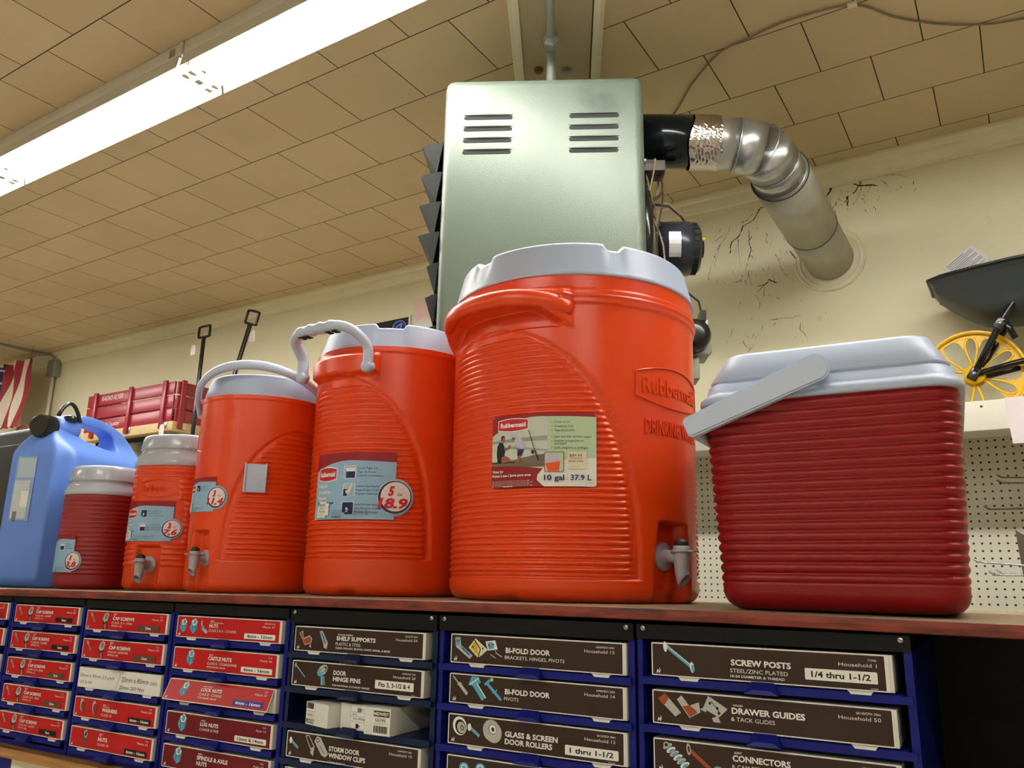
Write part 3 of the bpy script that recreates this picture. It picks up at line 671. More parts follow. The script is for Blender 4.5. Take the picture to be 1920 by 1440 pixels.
BX('E', 1, dict(c='brown', tx=.34, ty=.56, th=.165, title=[('DOOR', .1), ('HINGE PINS', .215)], small=('FOR NATIONAL & STANLEY HINGES', .29), code='69900/HNP 3242', cat='Household 20', catw=.16, badge=('Fits 3, 3-1/2 & 4', .665, .945, .2, .52, WHITE, BLACK), unit='Hinge',
                pics=[('pin', .02, .3, .58), ('pinhead', .195, .18, .68)]), 'brown door hinge pins box with a fits 3, 3-1/2 & 4 badge')
BX('E', 3, dict(c='brown', tx=.345, ty=.46, th=.17, title=[('STORM DOOR', .235), ('WINDOW CLIPS', .28)], small=('& TURN BUTTONS', .14), code='66080/SDW 2860', cat='Household 10', catw=.16,
                pics=[('bolt', .02, .28, .5), ('clip', .135, .22, .7), ('clip2', .22, .25, .68)]), 'brown storm door window clips box below the open tray')
BX('E', 4, dict(c='brown', tx=.345, ty=.5, th=.17, title=[('DOOR GUARDS', .25)], code='66100/SDG 2862', cat='Household 11', catw=.16, pics=[('roller', .03, .2, .7)]), 'white-edged box top showing at the lower picture edge below the window clips box')
BX('F', 0, dict(c='brown', tx=.345, ty=.46, th=.165, title=[('BI-FOLD DOOR', .26)], sub=('BRACKETS, HINGES, PIVOTS', .345), code='66000/BDH 2852', cat='Household 15', catw=.16,
                pics=[('bracket', .02, .2, .7), ('hinge', .115, .22, .66), ('plate', .22, .25, .6)]), 'brown bi-fold door box naming brackets, hinges and pivots')
BX('F', 1, dict(c='brown', tx=.345, ty=.46, th=.165, title=[('BI-FOLD DOOR', .26)], sub=('PIVOTS', .085), code='65980/BDH 2850', cat='Household 14', catw=.16,
                pics=[('pivot', .015, .26, .68), ('pivot2', .12, .22, .72), ('pivot3', .215, .24, .66)]), 'brown bi-fold door box naming pivots only')
BX('F', 2, dict(c='brown', tx=.35, ty=.46, th=.165, title=[('GLASS & SCREEN', .3), ('DOOR ROLLERS', .27)], code='66120/SDH 2864', cat='Household 12', catw=.16, badge=('1 thru 1-1/2', .69, .97, .14, .44, WHITE, BLACK), unit='Diameter',
                pics=[('roller', .02, .25, .7), ('bolt', .12, .25, .5), ('roller2', .215, .22, .74)]), 'brown glass and screen door rollers box marked 1 thru 1-1/2')
BX('F', 3, dict(c='brown', tx=.35, ty=.4, th=.165, title=[('SLIDING DOOR', .26)], code='66140/SDH 2866', cat='Household 13', catw=.16, pics=[('disc', .075, .45, .6), ('disc', .175, .5, .6)]), 'brown box with two teal discs at the lower picture edge')
BX('G', 0, dict(c='brown', full=0, tx=.365, ty=.46, th=.165, title=[('SCREW POSTS', .255)], sub=('STEEL/ZINC PLATED', .245), small=('10-24 DIAMETER & THREAD', .23), code='71940', cat='Household 1', catw=.145, badge=('1/4 thru 1-1/2', .675, .955, .2, .52, WHITE, BLACK), unit='Lengths',
                pics=[('post', .055, .2, .8)]), 'brown screw posts box marked 1/4 thru 1-1/2, top right')
BX('G', 1, dict(c='brown', tx=.36, ty=.5, th=.165, top=('NYLON',), title=[('DRAWER GUIDES', .305)], sub=('& TACK GLIDES', .185), code='68140/DPA 3066', cat='Household 50', catw=.16,
                pics=[('glide', .02, .25, .66), ('glide2', .115, .25, .64), ('guide', .22, .2, .74)]), 'brown drawer guides and tack glides box')
BX('G', 2, dict(c='brown', tx=.355, ty=.6, th=.165, top=('JOINT',), title=[('CONNECTORS', .24)], sub=('& CAM FITTINGS', .185), code='68160/JCF 3070', cat='Household 51', catw=.16,
                pics=[('spring', .04, .2, .74), ('brownbolt', .15, .3, .6), ('disc', .265, .1, .5)]), 'brown joint connectors box cut off by the lower picture edge')

# three small cartons standing in the open tray of cabinet E
zt = CAB['E'][4]-2*CAB['E'][5]-CAB['E'][6]-.0016
def small_carton(u, v, w, d, h, rz, label, kind):
    p = G(u, v, zt+.0001); t = thing('small_carton', label, 'carton', p, GA+R(rz), 'small white cartons in the open tray')
    b = MB(); b.box(0, w, 0, d, 0, h, M_CARD, bev=.0008); b.build('carton', t)
    b = MB(); A = Art(b, lambda a, c, e_: (a, -.0002-e_, c), dw=.00004)
    if kind == 0:
        A.rect(.0015, .002, .022, h*.93, WHITE); A.rect(.002, .0025, .0215, .008, BROWN); A.text('MIDWEST', .0205, .0072, .0038, WHITE, w=.017, rot=PI, bold=.02)
        A.text('76664', .0195, .0155, .0045, BLACK, w=.014, rot=PI); A.text('Household 53', .021, .019, .0018, BLACK, w=.018, rot=PI)
        for k in range(11): A.rect(.0035+k*.0016, .022, .0035+k*.0016+(.0009 if k % 3 else .0013), .030, BLACK)
    elif kind == 1:
        A.rect(.020, .0015, .0495, h*.95, WHITE)
        for yy in (.0015, .0115, .0185, .024): A.line([(.020, yy), (.0495, yy)], .0003, BLACK)
        A.line([(.020, .0015), (.020, .032)], .0003, BLACK); A.rect(.031, .003, .036, .009, BLACK); A.rect(.0365, .005, .038, .0075, BLACK)
        A.text('Bumper Stop', .047, .0165, .003, BLACK, w=.022, rot=PI); A.text('5/8', .032, .0222, .0025, BLACK, w=.008, rot=PI); A.rect(.033, .0245, .0395, .030, GREYP); A.text('1/2', .048, .029, .0028, BLACK, w=.009, rot=PI)
    else:
        A.rect(.015, .0012, .043, h*.95, WHITE); A.rect(.0155, .024, .0425, .0315, BROWN); A.text('MIDWEST', .0165, .0257, .004, WHITE, w=.025, bold=.03)
        A.text('66046', .0185, .0175, .0055, BLACK, w=.0185); A.text('Household 11-F', .0165, .0145, .0018, BLACK, w=.024)
        for k in range(15): A.rect(.0165+k*.0016, .0035, .0165+k*.0016+(.0008 if k % 3 else .0012), .0125, BLACK)
    b.build('printed_label', t, recalc=False)
small_carton(-.9175, .006, .056, .07, .031, -14, 'small white carton with an upside-down printed label, left in the open tray', 0)
small_carton(-.8545, .009, .048, .08, .034, -4, 'small white carton with a boxed drawing, middle of the open tray', 1)
small_carton(-.7985, -.006, .044, .14, .035, 1, 'small white carton printed 66046, right in the open tray', 2)

# wooden strip, lower cabinets and carcass beneath
Tg = Matrix.Translation(GO) @ Matrix.Rotation(GA, 4, 'Z')
b = MB(); b.box(-2.9, -.112, -.012, .38, -.3265, -.3105, M_STRIP, T=Tg); tag(b.build('wood_strip'), 'varnished wooden strip under the upper drawer cabinets', 'shelf')
b = MB(); b.box(-2.9, -.112, .012, .38, FLOOR+.0002, -.3267, M_CAB, T=Tg); b.box(-1.703, -1.700, .008, .012, -.6, -.3267, M_CAB, T=Tg); tag(b.build('lower_cabinet'), 'dark navy lower cabinet below the wooden strip', 'cabinet')
t = thing('price_card', 'cream label card on the lower cabinet at the bottom left', 'card', G(-1.638, .0115, -.418), GA)
b = MB(); b.box(0, .12, -.0015, 0, 0, .085, CREAM); b.build('card', t)
# dark bay on the right under the board
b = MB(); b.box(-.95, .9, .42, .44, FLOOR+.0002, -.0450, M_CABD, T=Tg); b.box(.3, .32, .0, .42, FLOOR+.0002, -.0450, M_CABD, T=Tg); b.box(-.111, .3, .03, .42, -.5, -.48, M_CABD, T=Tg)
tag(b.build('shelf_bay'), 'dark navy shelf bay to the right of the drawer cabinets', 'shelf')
M_BAG = pbr('clear_plastic_bag', (170, 178, 172), .15, var=.1); 
bs = M_BAG.node_tree.nodes['Principled BSDF']; bs.inputs['Transmission Weight'].default_value = .55; bs.inputs['Alpha'].default_value = .75
def bag(u, v, z, w, h, d, label, seed):
    rnd = random.Random(seed); bm = bmesh.new(); bmesh.ops.create_grid(bm, x_segments=14, y_segments=12, size=1)
    sh = [[rnd.gauss(0, 1) for _ in range(16)] for _ in range(16)]
    def f(a, c): return sum(sh[i][3]*math.sin(a*(i+1)*1.3+sh[i][1]*3+c*(i*.7)*sh[i][2])/(i+1.5) for i in range(6))
    for vtx in bm.verts:
        a, c = vtx.co.x, vtx.co.y; th = math.sqrt(max(0, 1-a*a))*math.sqrt(max(0, 1-c*c*.9))
        vtx.co = Vector((a*w/2+f(c, a)*.004, -d*th*.5+f(a, c)*.008, (c+1)*h/2+f(a, c)*.006))
    e_ = bmesh.ops.duplicate(bm, geom=bm.faces[:])
    for q in {v for g_ in e_['geom'] if isinstance(g_, bmesh.types.BMFace) for v in g_.verts}: q.co.y = -q.co.y+.002
    m = MB(); m.bm(bm, M_BAG, True, Tg @ Matrix.Translation((u, v, z))); tag(m.build('plastic_bag'), label, 'bag')
bag(.06, .13, -.40, .19, .135, .07, 'crumpled clear plastic bag at the lower right corner', 3)
bag(-.075, .16, -.42, .05, .15, .03, 'dim clear plastic bag edge beside the last drawer cabinet', 5)

# ------------------------------------------------------------------ coolers and jugs
def sstep(x): x = np.clip(x, 0, 1); return x*x*(3-2*x)
def body_grid(mb, mat, H, rad, nth=288, dz=.00115, zbase=.0, closed_top=True):
    """rad(theta[], z) -> radius array; makes a closed skin"""
    zs = np.concatenate([[0, .001, .0025, .0045, .007, .010, .014], np.arange(.018, H, dz), [H]])
    th = np.linspace(0, 2*PI, nth, endpoint=False)
    P = np.zeros((len(zs), nth, 3))
    for i, z in enumerate(zs):
        r = rad(th, z); P[i, :, 0] = r*np.cos(th); P[i, :, 1] = r*np.sin(th); P[i, :, 2] = z
    k = len(mb.v); mb.grid(P, mat, True, True)
    n = nth; mb.f.append([k+i for i in range(n)][::-1]); mb.m.append(mb.mi(mat)); mb.sm.append(False)
    L0 = k+(len(zs)-1)*n; mb.f.append([L0+i for i in range(n)]); mb.m.append(mb.mi(mat)); mb.sm.append(False)
def wrapd(a): return (a+PI) % (2*PI)-PI
def foot(z, r=.016):
    return -r+math.sqrt(max(0, r*r-(r-z)**2)) if z < r else 0
def sq(th, a, n):
    """superellipse factor turned by a"""
    c = np.abs(np.cos(th-a)); s = np.abs(np.sin(th-a)); return (c**n+s**n)**(-1/n)
def cylmap(R_, thc, zc, rf=None):
    if rf:
        def m_(u, v, w):
            a = thc+u/R_; r = float(rf(np.array([a]))[0])+w; return (r*math.cos(a), r*math.sin(a), zc+v)
        return m_
    return lambda u, v, w: ((R_+w)*math.cos(thc+u/R_), (R_+w)*math.sin(thc+u/R_), zc+v)

def spigot(parent, ang, r, z, s=1.):
    """ang: facing angle; r: where the nut sits; z: axis height"""
    t = MB(); T = Matrix.Translation((r*math.cos(ang), r*math.sin(ang), z)) @ Matrix.Rotation(ang, 4, 'Z') @ Matrix.Scale(s, 4)
    t.prof((-.004, 0, 0), (.05, 0, 0), [(0, .0225), (.005, .0225), (.0075, .020), (.008, .012), (.016, .0095), (.03, .0095)], M_SPIG, T=T)          # flange + neck
    # vertical barrel with slanted outlet
    a = [(.016, .0125), (.010, .0135), (-.005, .0125), (-.018, .0115), (-.026, .011)]
    n = 24; vs_ = []
    for zz, rr in a:
        for k in range(n): q = 2*PI*k/n; vs_.append((.034+rr*math.cos(q), rr*math.sin(q), zz))
    for k in range(n): q = 2*PI*k/n; x = .011*math.cos(q); vs_.append((.038+x*.8, .0105*math.sin(q), -.037+x*.95))     # slanted lip
    for k in range(n): q = 2*PI*k/n; x = .0085*math.cos(q); vs_.append((.038+x*.8, .0082*math.sin(q), -.037+x*.95))
    for k in range(n): q = 2*PI*k/n; x = .0075*math.cos(q); vs_.append((.033+x, .0075*math.sin(q), -.015))
    fs = [(i*n+k, i*n+(k+1) % n, (i+1)*n+(k+1) % n, (i+1)*n+k) for i in range(len(a)+2) for k in range(n)]+[list(range(n))[::-1], [(len(a)+2)*n+k for k in range(n)]]
    t.add(vs_, fs, M_SPIG, True, T)
    t.prof((.034, 0, .006), (.034, 0, .010), [(0, .0165), (.0035, .0165)], M_SPIG, T=T)
    t.box(.034, .060, -.006, .006, .0062, .0092, M_SPIG, T=T, bev=.001)
    o = t.build('spigot', parent)
    t = MB(); t.prof((.034, 0, .016), (.034, 0, .03), [(0, .0118), (.005, .0112), (.009, .008), (.011, .003)], M_RUBBER, T=T); t.build('push_button', o)
    return o

def emboss(parent, R_, thc, zc, w, s, mat, sub=True, name='embossed_lettering', subt='DRINKING WATER', hh=1.0, subw=.82):
    """raised logo lettering between two bowed lines; w = width"""
    b = MB(); A = Art(b, cylmap(R_, thc, zc), dw=.00001)
    A.text('Rubbermaid', 0, -.35*.15*w*hh, .15*w*hh, mat, w=w*.86, align='c', bold=.005, extrude=.0008)
    def arc(sg):
        return [((R_+.0006)*math.cos(thc+x/R_), (R_+.0006)*math.sin(thc+x/R_), zc+sg*w*hh*(.11+.075*(1-(2*x/w)**2))+.02*w) for x in np.linspace(-w/2, w/2, 26)]
    a1, a2 = arc(1), arc(-1)
    b.tube(a1+a2[::-1], .0011, mat, n=6, closed=True)
    if sub: A.text(subt, 0, -.42*w*hh, .135*w*hh, mat, w=w*subw, align='c', bold=.0, extrude=.0007)
    return b.build(name, parent)

def lid_disc(parent, mat, z0, z1, R0, R1, shape=lambda th: 1., notches=(), name='lid', dome=.006, rim=.008):
    """screw lid: drafted wall with a notched rounded rim; notches = (angle, half width, depth)"""
    nth = 240; th = np.linspace(0, 2*PI, nth, endpoint=False); H = z1-z0; rows = []
    cut = np.zeros(nth)
    for a, hw, d in notches: cut = np.maximum(cut, d*sstep((hw-np.abs(wrapd(th-a)))/.05))
    f = shape(th)
    def row(r, z): rows.append(np.stack([r*f*np.cos(th), r*f*np.sin(th), z], -1))
    row(R0-.012, z0+0*th); row(R0-.001, z0+0*th); row(R0, z0+.0015+0*th)
    for k in range(1, 9):
        t_ = k/9; row(R0+(R1-R0)*t_, z0+(H-cut-rim)*t_)
    for k in range(0, 6):
        a = R(90*k/5); row(R1-rim+rim*math.cos(a), z1-cut-rim+rim*math.sin(a))
    row(R1*.90, z1-cut*1.02+0*th); row(R1*.86, z1-.007-cut*.35); row(R1*.8, z1-.009+0*th); row(R1*.45, z1-.009+dome+0*th); row(.01, z1-.008+dome+0*th)
    b = MB(); b.grid(np.array(rows), mat, True, True)
    n = nth; k0 = 0; b.f.append([i for i in range(n)][::-1]); b.m.append(0); b.sm.append(False)
    L0 = (len(rows)-1)*n; b.f.append([L0+i for i in range(n)]); b.m.append(0); b.sm.append(False)
    return b.build(name, parent)

def brandmark(A, x, y, w, h):
    """red lens plate with white lettering"""
    def lens(g):
        p = [(x-g+(w+2*g)*t, y+h*.13-g-(h*.13)*math.sin(PI*t)) for t in np.linspace(0, 1, 9)]
        q = [(x-g+(w+2*g)*t, y+h*.87+g+(h*.13)*math.sin(PI*t)) for t in np.linspace(1, 0, 9)]
        return p+q
    A.poly(lens(h*.07), WHITE); A.poly(lens(0), REDLABEL); A.text('Rubbermaid', x+w/2, y+h*.33, h*.36, WHITE, w=w*.86, align='c', bold=.04)

def capacity(A, cx, cy, r, a, bt, hide=0):
    A.ell(cx, cy, r, r, WHITE); A.ell(cx, cy, r*.97, r*.97, NAVY); A.ell(cx+r*.03, cy+r*.04, r*.86, r*.86, PINKW)
    A.text(a, cx-r*.22, cy+r*.10, r*.52, REDLABEL, align='c', shear=.2, bold=.05, w=r*.36)
    A.text('Gal', cx+r*.12, cy+r*.10, r*.16, BLACK, w=r*.3, shear=.2)
    A.text(bt, cx-r*.12, cy-r*.62, r*.55, REDLABEL, align='c', shear=.2, w=r*(1.75 if len(bt) > 3 else 1.35), bold=.04); A.text('L', cx+r*.68, cy-r*.5, r*.13, BLACK)
def inset(A, x, y, s, kind):
    A.rrect(x, y, x+s, y+s, s*.12, WHITE); A.rrect(x+s*.05, y+s*.05, x+s*.95, y+s*.95, s*.1, SKY if kind != 'spout' else NAVY)
    if kind == 'lid': A.rect(x+s*.2, y+s*.06, x+s*.92, y+s*.55, NAVY); A.rect(x+s*.18, y+s*.55, x+s*.9, y+s*.82, WHITE); A.ell(x+s*.6, y+s*.9, s*.28, s*.04, LAV)
    if kind == 'hand': A.rect(x+s*.06, y+s*.06, x+s*.38, y+s*.58, NAVY); A.rect(x+s*.06, y+s*.58, x+s*.38, y+s*.85, LAV); A.line([(x+s*.75, y+s*.92), (x+s*.5, y+s*.4), (x+s*.25, y+s*.38)], s*.22, YEL if 0 else CREAM); A.ell(x+s*.5, y+s*.36, s*.16, s*.14, CREAM)
    if kind == 'spout': A.line([(x+s*.35, y+s*.5), (x+s*.5, y+s*.48), (x+s*.42, y+s*.22)], s*.13, WHITE); A.rect(x+s*.06, y+s*.06, x+s*.3, y+s*.2, SKY)
def priceslip(A, x, y, w, h, price, rot=0.):
    c, d = math.cos(rot), math.sin(rot)
    P_ = lambda a, b_: (x+a*c-b_*d, y+a*d+b_*c)
    A.poly([P_(0, 0), P_(w, 0), P_(w, h), P_(0, h)], WHITE)
    A.text(price, x+w*.15, y+h*.66, h*.16, BLACK, w=w*.7, rot=rot); A.text('ADELLSON', x+w*.18, y+h*.5, h*.08, BLACK, w=w*.62, rot=rot)
    A.text('MFG# 1784', x+w*.1, y+h*.3, h*.1, BLACK, w=w*.78, rot=rot); A.text('7-16-14', x+w*.3, y+h*.1, h*.06, GREYP, w=w*.4, rot=rot)

def blue_label(parent, R_, thc, zc, W_, H_, a, bt, rc, dc=.0, insets=('lid', 'hand', 'spout'), shift=(0, 0), logo=True, price='$49.99', rf=None):
    b = MB(); A = Art(b, cylmap(R_, thc, zc, rf), step=.007, dw=.00005)
    x0, x1, y0, y1 = -W_/2, W_/2, -H_/2, H_/2
    cxx, cyy = x1+shift[0], y0+H_*.33+shift[1]
    A.ell(cxx, cyy, rc*1.1, rc*1.1, SKY)
    A.poly([(x0, y0), (x1, y0), (x1, y1), (x0, y1)], SKY)
    top = [(x0, y1)]+[(x0, y1-H_*.28)]+[(x0+W_*t, y1-H_*(.26-.14*math.sin(min(1, t/.5)*PI/2)+.05*max(0, t-.5))) for t in np.linspace(.05, 1, 12)]+[(x1, y1)]
    A.poly(top, LRED)
    if logo: brandmark(A, x0+W_*.05, y1-H_*.42, W_*.27, H_*.2)
    A.step = None
    if logo:
        for j, s_ in enumerate(('Water Jug', 'Jarra para agua', 'Pichet à eau')): A.text(s_, x0+W_*.05, y1-H_*(.52+j*.09), H_*.055, WHITE, w=W_*(.15 if j != 1 else .2), bold=.04)
        for j, s_ in enumerate(('Stain & Odor Resistant Liner', 'Resistente a la Mancha', 'Résistant à la Tache')): A.text(s_, x0+W_*.05, y1-H_*(.80+j*.055)+H_*.03, H_*.035, NAVY, w=W_*(.26 if j == 0 else .2), bold=.03)
    s = H_*.20; ix = x0+W_*.42
    for j, k in enumerate(insets):
        yy = y1-H_*(.20+.27*j)-s if len(insets) == 3 else y1-H_*(.22+.34*j)-s
        inset(A, ix, yy, s, k)
        for q, s_ in enumerate((('Screw Tight Lid', 'Tapa de Rosca', 'Couvercle à vis hermétique'), ('Comfort Grip Handles', 'Mangos de Agarre Cómodo', 'Poignées Confortables'), ('Leak Resistant Spigot', 'Llave Resistente al Goteo', 'Robinet anti-fuites'))[j]):
            A.text(s_, ix+s*1.1, yy+s*(.72-.28*q), H_*.028, NAVY, w=W_*(.13+.012*len(s_)/2))
    for q in range(3): A.text('Newell household products division, Made in U.S.A. 1-800', x0+W_*.3, y0+H_*(.12-.028*q), H_*.016, NAVY, w=W_*.42)
    A.text('www.rubbermaid.com', x0+W_*.3, y0+H_*.025, H_*.025, NAVY, w=W_*.12, bold=.04)
    if price:
        A.rect(x0+W_*.07, y0+H_*.03, x0+W_*.12, y0+H_*.2, WHITE); A.rect(x0+W_*.2, y0+H_*.06, x0+W_*.255, y0+H_*.24, WHITE); priceslip(A, x0+W_*.09, y0+H_*.04, W_*.12, H_*.24, price, -.08)
    capacity(A, cxx, cyy, rc, a, bt)
    return b.build('product_label', parent, recalc=False)

def place_jug(name, label, x, y): 
    # board height under (x, y)
    u = (Vector((x, y, 0))-GO).dot(EU)
    t = thing(name, label, 'cooler', (x, y, ztop(u)+.0004))
    return t, math.atan2(-y, -x)

# ---- the big ten gallon jug
t, tc = place_jug('water_cooler', 'largest orange water cooler with a printed fishing photo label, spigot at its right', -.622, 1.165)
H = .474; ths = tc+R(48); thh = tc+R(-40); RB = .2
PIT = .0092
def rad10(th, z):
    r = np.full_like(th, RB-.004*(1-z/H))+foot(z, .02)
    d = np.abs(wrapd(th-thh)); d2 = np.abs(wrapd(th-thh-PI)); d = np.minimum(d, d2)*RB
    z0, z1 = .030, .398
    if z0 < z < z1:
        q = (z-z0)/(z1-z0); hw = RB*R(69)*(1-q**2.6)**.52
        m = sstep((hw-d)/.0035)*sstep((z-z0)/.003); r = r-.0035*m
        mr = sstep((hw-.012-d)/.010)*(1 if z < .378 else 0)*(1 if z > .036 else 0)
        r = r+mr*(.0042*(abs(math.sin(PI*(z-z0)/PIT))**.75)-.0005)
    if z > H-.05:            # two raised bands under the lid, away from the handles
        mb_ = sstep((d-RB*R(34))/.004)
        bd = sstep((z-(H-.049))/.003)*sstep((H-.024-z)/.003)*.0032+sstep((z-(H-.040))/.0015)*sstep((H-.032-z)/.0015)*-.0
        r = r+mb_*bd+mb_*(.002 if abs(z-(H-.0365)) < .0018 else 0)
    # handle apron: the body swells out below the grip
    if .36 < z < .452:
        dd = d/(RB*R(40)); zl = .4215-.036*np.clip((dd-.55)/.45, 0, 1)
        r = r+.033*np.clip(1-np.clip(dd, 0, 1)**3, 0, 1)*sstep((z-zl)/.006)*(1.-sstep((z-.440)/.016))
        r = r-.006*sstep((R(36)*RB-d)/.012)*sstep((z-.390)/.004)*(1-sstep((z-(zl-.001))/.002))
    # spout recess with a flat top
    e_ = np.abs(wrapd(th-ths))*RB; hw = .046-.012*max(0, (z-.05))/.07
    if z < .118: r = r-.022*sstep((hw-e_)/.012)*sstep((.116-z)/.006)*sstep((z+.012)/.02)
    # small dents at the foot
    r = r-.006*sstep((.02-np.abs(wrapd(th-tc+R(28)))*RB)/.01)*sstep((.009-z)/.006)
    return r
b = MB(); body_grid(b, M_ORANGE, H, rad10, nth=330); b.build('cooler_body', t)
lid_disc(t, M_LID, H-.003, .5285, RB+.003, RB-.009, notches=[(tc+R(19), R(5.5), .010), (tc+R(-48), R(7), .009), (tc+R(110), R(6), .010), (tc+R(180), R(6), .01)])
# moulded grip bars
for aa in (thh, thh+PI):
    b = MB(); pts = []; rs = []
    for k in range(-16, 17):
        f = k/16; a = aa+f*R(39)
        rr = RB-.004+.032*(1-abs(f)**3.0); pts.append((rr*math.cos(a), rr*math.sin(a), .4335-.016*abs(f)**3)); rs.append(.0135)
    b.tube(pts, rs, M_ORANGE, n=16, flat=.72); b.build('side_handle', t)
emboss(t, RB-.0005, ths+R(3), .308, .165, '', M_ORANGE)
spigot(t, ths, RB-.024, .066, .92)
# the photo label
b = MB(); W_, H_ = .1585, .1045; A = Art(b, cylmap(RB+.0006, tc+R(-13.2), .209), step=.007, dw=.00005)
x0, x1, y0, y1 = -W_/2, W_/2, -H_/2, H_/2
def LP(px, py): return (x0+W_*(px-205)/1545, y1-H_*(py-200)/1040)     # the label's own grid
A.rrect(x0, y0, x1, y1, .005, SEA)
A.poly([LP(205, 480), LP(205, 620), LP(1075, 620), LP(1075, 480)], SEA); A.poly([LP(205, 560), LP(205, 600), LP(1075, 590), LP(1075, 520)], SEA2); A.poly([LP(205, 690), LP(600, 660), LP(1075, 720), LP(1075, 740), LP(500, 690)], SEA2)
A.poly([LP(1075, 250), LP(1745, 250), LP(1745, 860), LP(1300, 860), LP(1075, 760)], GREEN)
A.poly([LP(205, 870), LP(600, 850), LP(900, 790), LP(1075, 780), LP(1075, 960), LP(205, 960)], ROCK)
topb = [(x0+.004, y1), (x0, y1-.004), LP(205, 490)]+[LP(205+1540*q, 490-250*math.sin(min(1., q/.45)*PI/2)+30*max(0, q-.45)) for q in np.linspace(.06, 1, 12)]+[(x1, y1-.004), (x1-.004, y1)]
A.poly(topb, LRED)
A.poly([(x0, y0+.004), (x0, LP(205, 930)[1])]+[LP(205+820*q, 930+60*q*q) for q in np.linspace(.1, 1, 8)]+[LP(1075, 1240), (x0+.004, y0)], LRED)
A.poly([LP(1030, 1240), LP(930, 1150), LP(935, 1080), LP(1010, 990), LP(1330, 860), LP(1745, 840), LP(1745, 1220), LP(1725, 1240)], WHITE)
brandmark(A, LP(318, 430)[0], LP(0, 432)[1], W_*470/1545, H_*175/1040)
A.step = None
# seated man, standing child, rod
A.poly([LP(300, 640), LP(340, 580), LP(400, 600), LP(440, 700), LP(400, 880), LP(310, 880), LP(292, 760)], BLACK); A.ell(*LP(395, 530), .0034, .0042, BLACK); A.ell(*LP(408, 550), .0024, .0034, SKIN)
A.line([LP(420, 680), LP(480, 690), LP(520, 640)], .0034, SKIN); A.poly([LP(380, 800), LP(450, 790), LP(520, 830), LP(510, 880), LP(380, 890)], SKIN)
A.poly([LP(580, 560), LP(680, 540), LP(760, 640), LP(740, 710), LP(620, 680)], LAV); A.ell(*LP(565, 515), .0042, .0030, LAV); A.ell(*LP(568, 545), .0022, .0022, SKIN)
A.poly([LP(640, 700), LP(740, 705), LP(700, 800), LP(635, 795)], NAVY); A.line([LP(665, 800), LP(650, 900)], .0040, SKIN); A.line([LP(640, 680), LP(650, 720)], .0028, SKIN)
A.line([LP(800, 430), LP(950, 880)], .0009, BLACK); A.line([LP(900, 730), LP(955, 880)], .002, BLACK); A.ell(*LP(865, 750), .0022, .0028, BLACK); A.line([LP(205, 880), LP(600, 890)], .0014, BLACK)
for q, s_ in enumerate(('Screw on Lid', 'Couvercle vissé', 'Tapa enroscable', 'Leak and drip resistant spigot', 'Robinet anti-gouttes et', 'anti-fuites', 'Grifo antigoteo y antifugas')):
    yy = (345, 405, 465, 555, 615, 655, 715)[q]; A.text(s_, LP(1170, 0)[0], LP(0, yy)[1], H_*.030, NAVY, w=W_*(.14, .17, .18, .33, .26, .11, .3)[q], shear=.2)
    if q != 5: A.ell(LP(1140, 0)[0], LP(0, yy-12)[1], .0006, .0006, BLACK)
A.rrect(*LP(1035, 1040), *LP(1305, 760), .002, BADGEBROWN); A.rrect(*LP(1042, 1034), *LP(1298, 768), .002, GREEN); A.poly([LP(1045, 1030), LP(1240, 1030), LP(1255, 890), LP(1045, 920)], ORANGEP); A.poly([LP(1045, 915), LP(1240, 880), LP(1240, 820), LP(1150, 790), LP(1045, 785)], LAV)
A.rect(*LP(1360, 1000), *LP(1610, 755), CREAM); A.text('$89.99', LP(1380, 0)[0], LP(0, 830)[1], H_*.035, DRED, w=W_*.11); A.text('ADELLSON', LP(1392, 0)[0], LP(0, 862)[1], H_*.017, DRED, w=W_*.1); A.text('MFG# 37945', LP(1370, 0)[0], LP(0, 905)[1], H_*.022, DRED, w=W_*.125); A.text('7-16-14', LP(1420, 0)[0], LP(0, 970)[1], H_*.012, GREYP, w=W_*.06)
A.text('Water Jug', LP(240, 0)[0], LP(0, 1030)[1], H_*.034, WHITE, w=W_*.12, bold=.03); A.text('Pichet à eau / Jarra para agua', LP(240, 0)[0], LP(0, 1090)[1], H_*.034, WHITE, w=W_*.395, bold=.03)
for q in range(4): A.text('NEW  Newell Rubbermaid Inc. household products, Wooster, Ohio U.S.A. 1-888', LP(240, 0)[0], LP(0, 1160+q*22)[1], H_*.012, WHITE, w=W_*(.38+.03*(q % 2)))
A.text('rubbermaid.com', LP(425, 0)[0], LP(0, 1236)[1], H_*.014, WHITE, w=W_*.1, bold=.05)
A.text('10 gal', LP(1035, 0)[0], LP(0, 1155)[1], H_*.072, NAVY, w=W_*.18, bold=.02); A.line([LP(1355, 1160), LP(1355, 1080)], .0003, NAVY); A.text('37.9 L', LP(1395, 0)[0], LP(0, 1155)[1], H_*.072, NAVY, w=W_*.18, bold=.02); A.text('12 2838-P1', LP(1600, 0)[0], LP(0, 1200)[1], H_*.013, GREYP, w=W_*.07)
b.build('product_label', t, recalc=False)

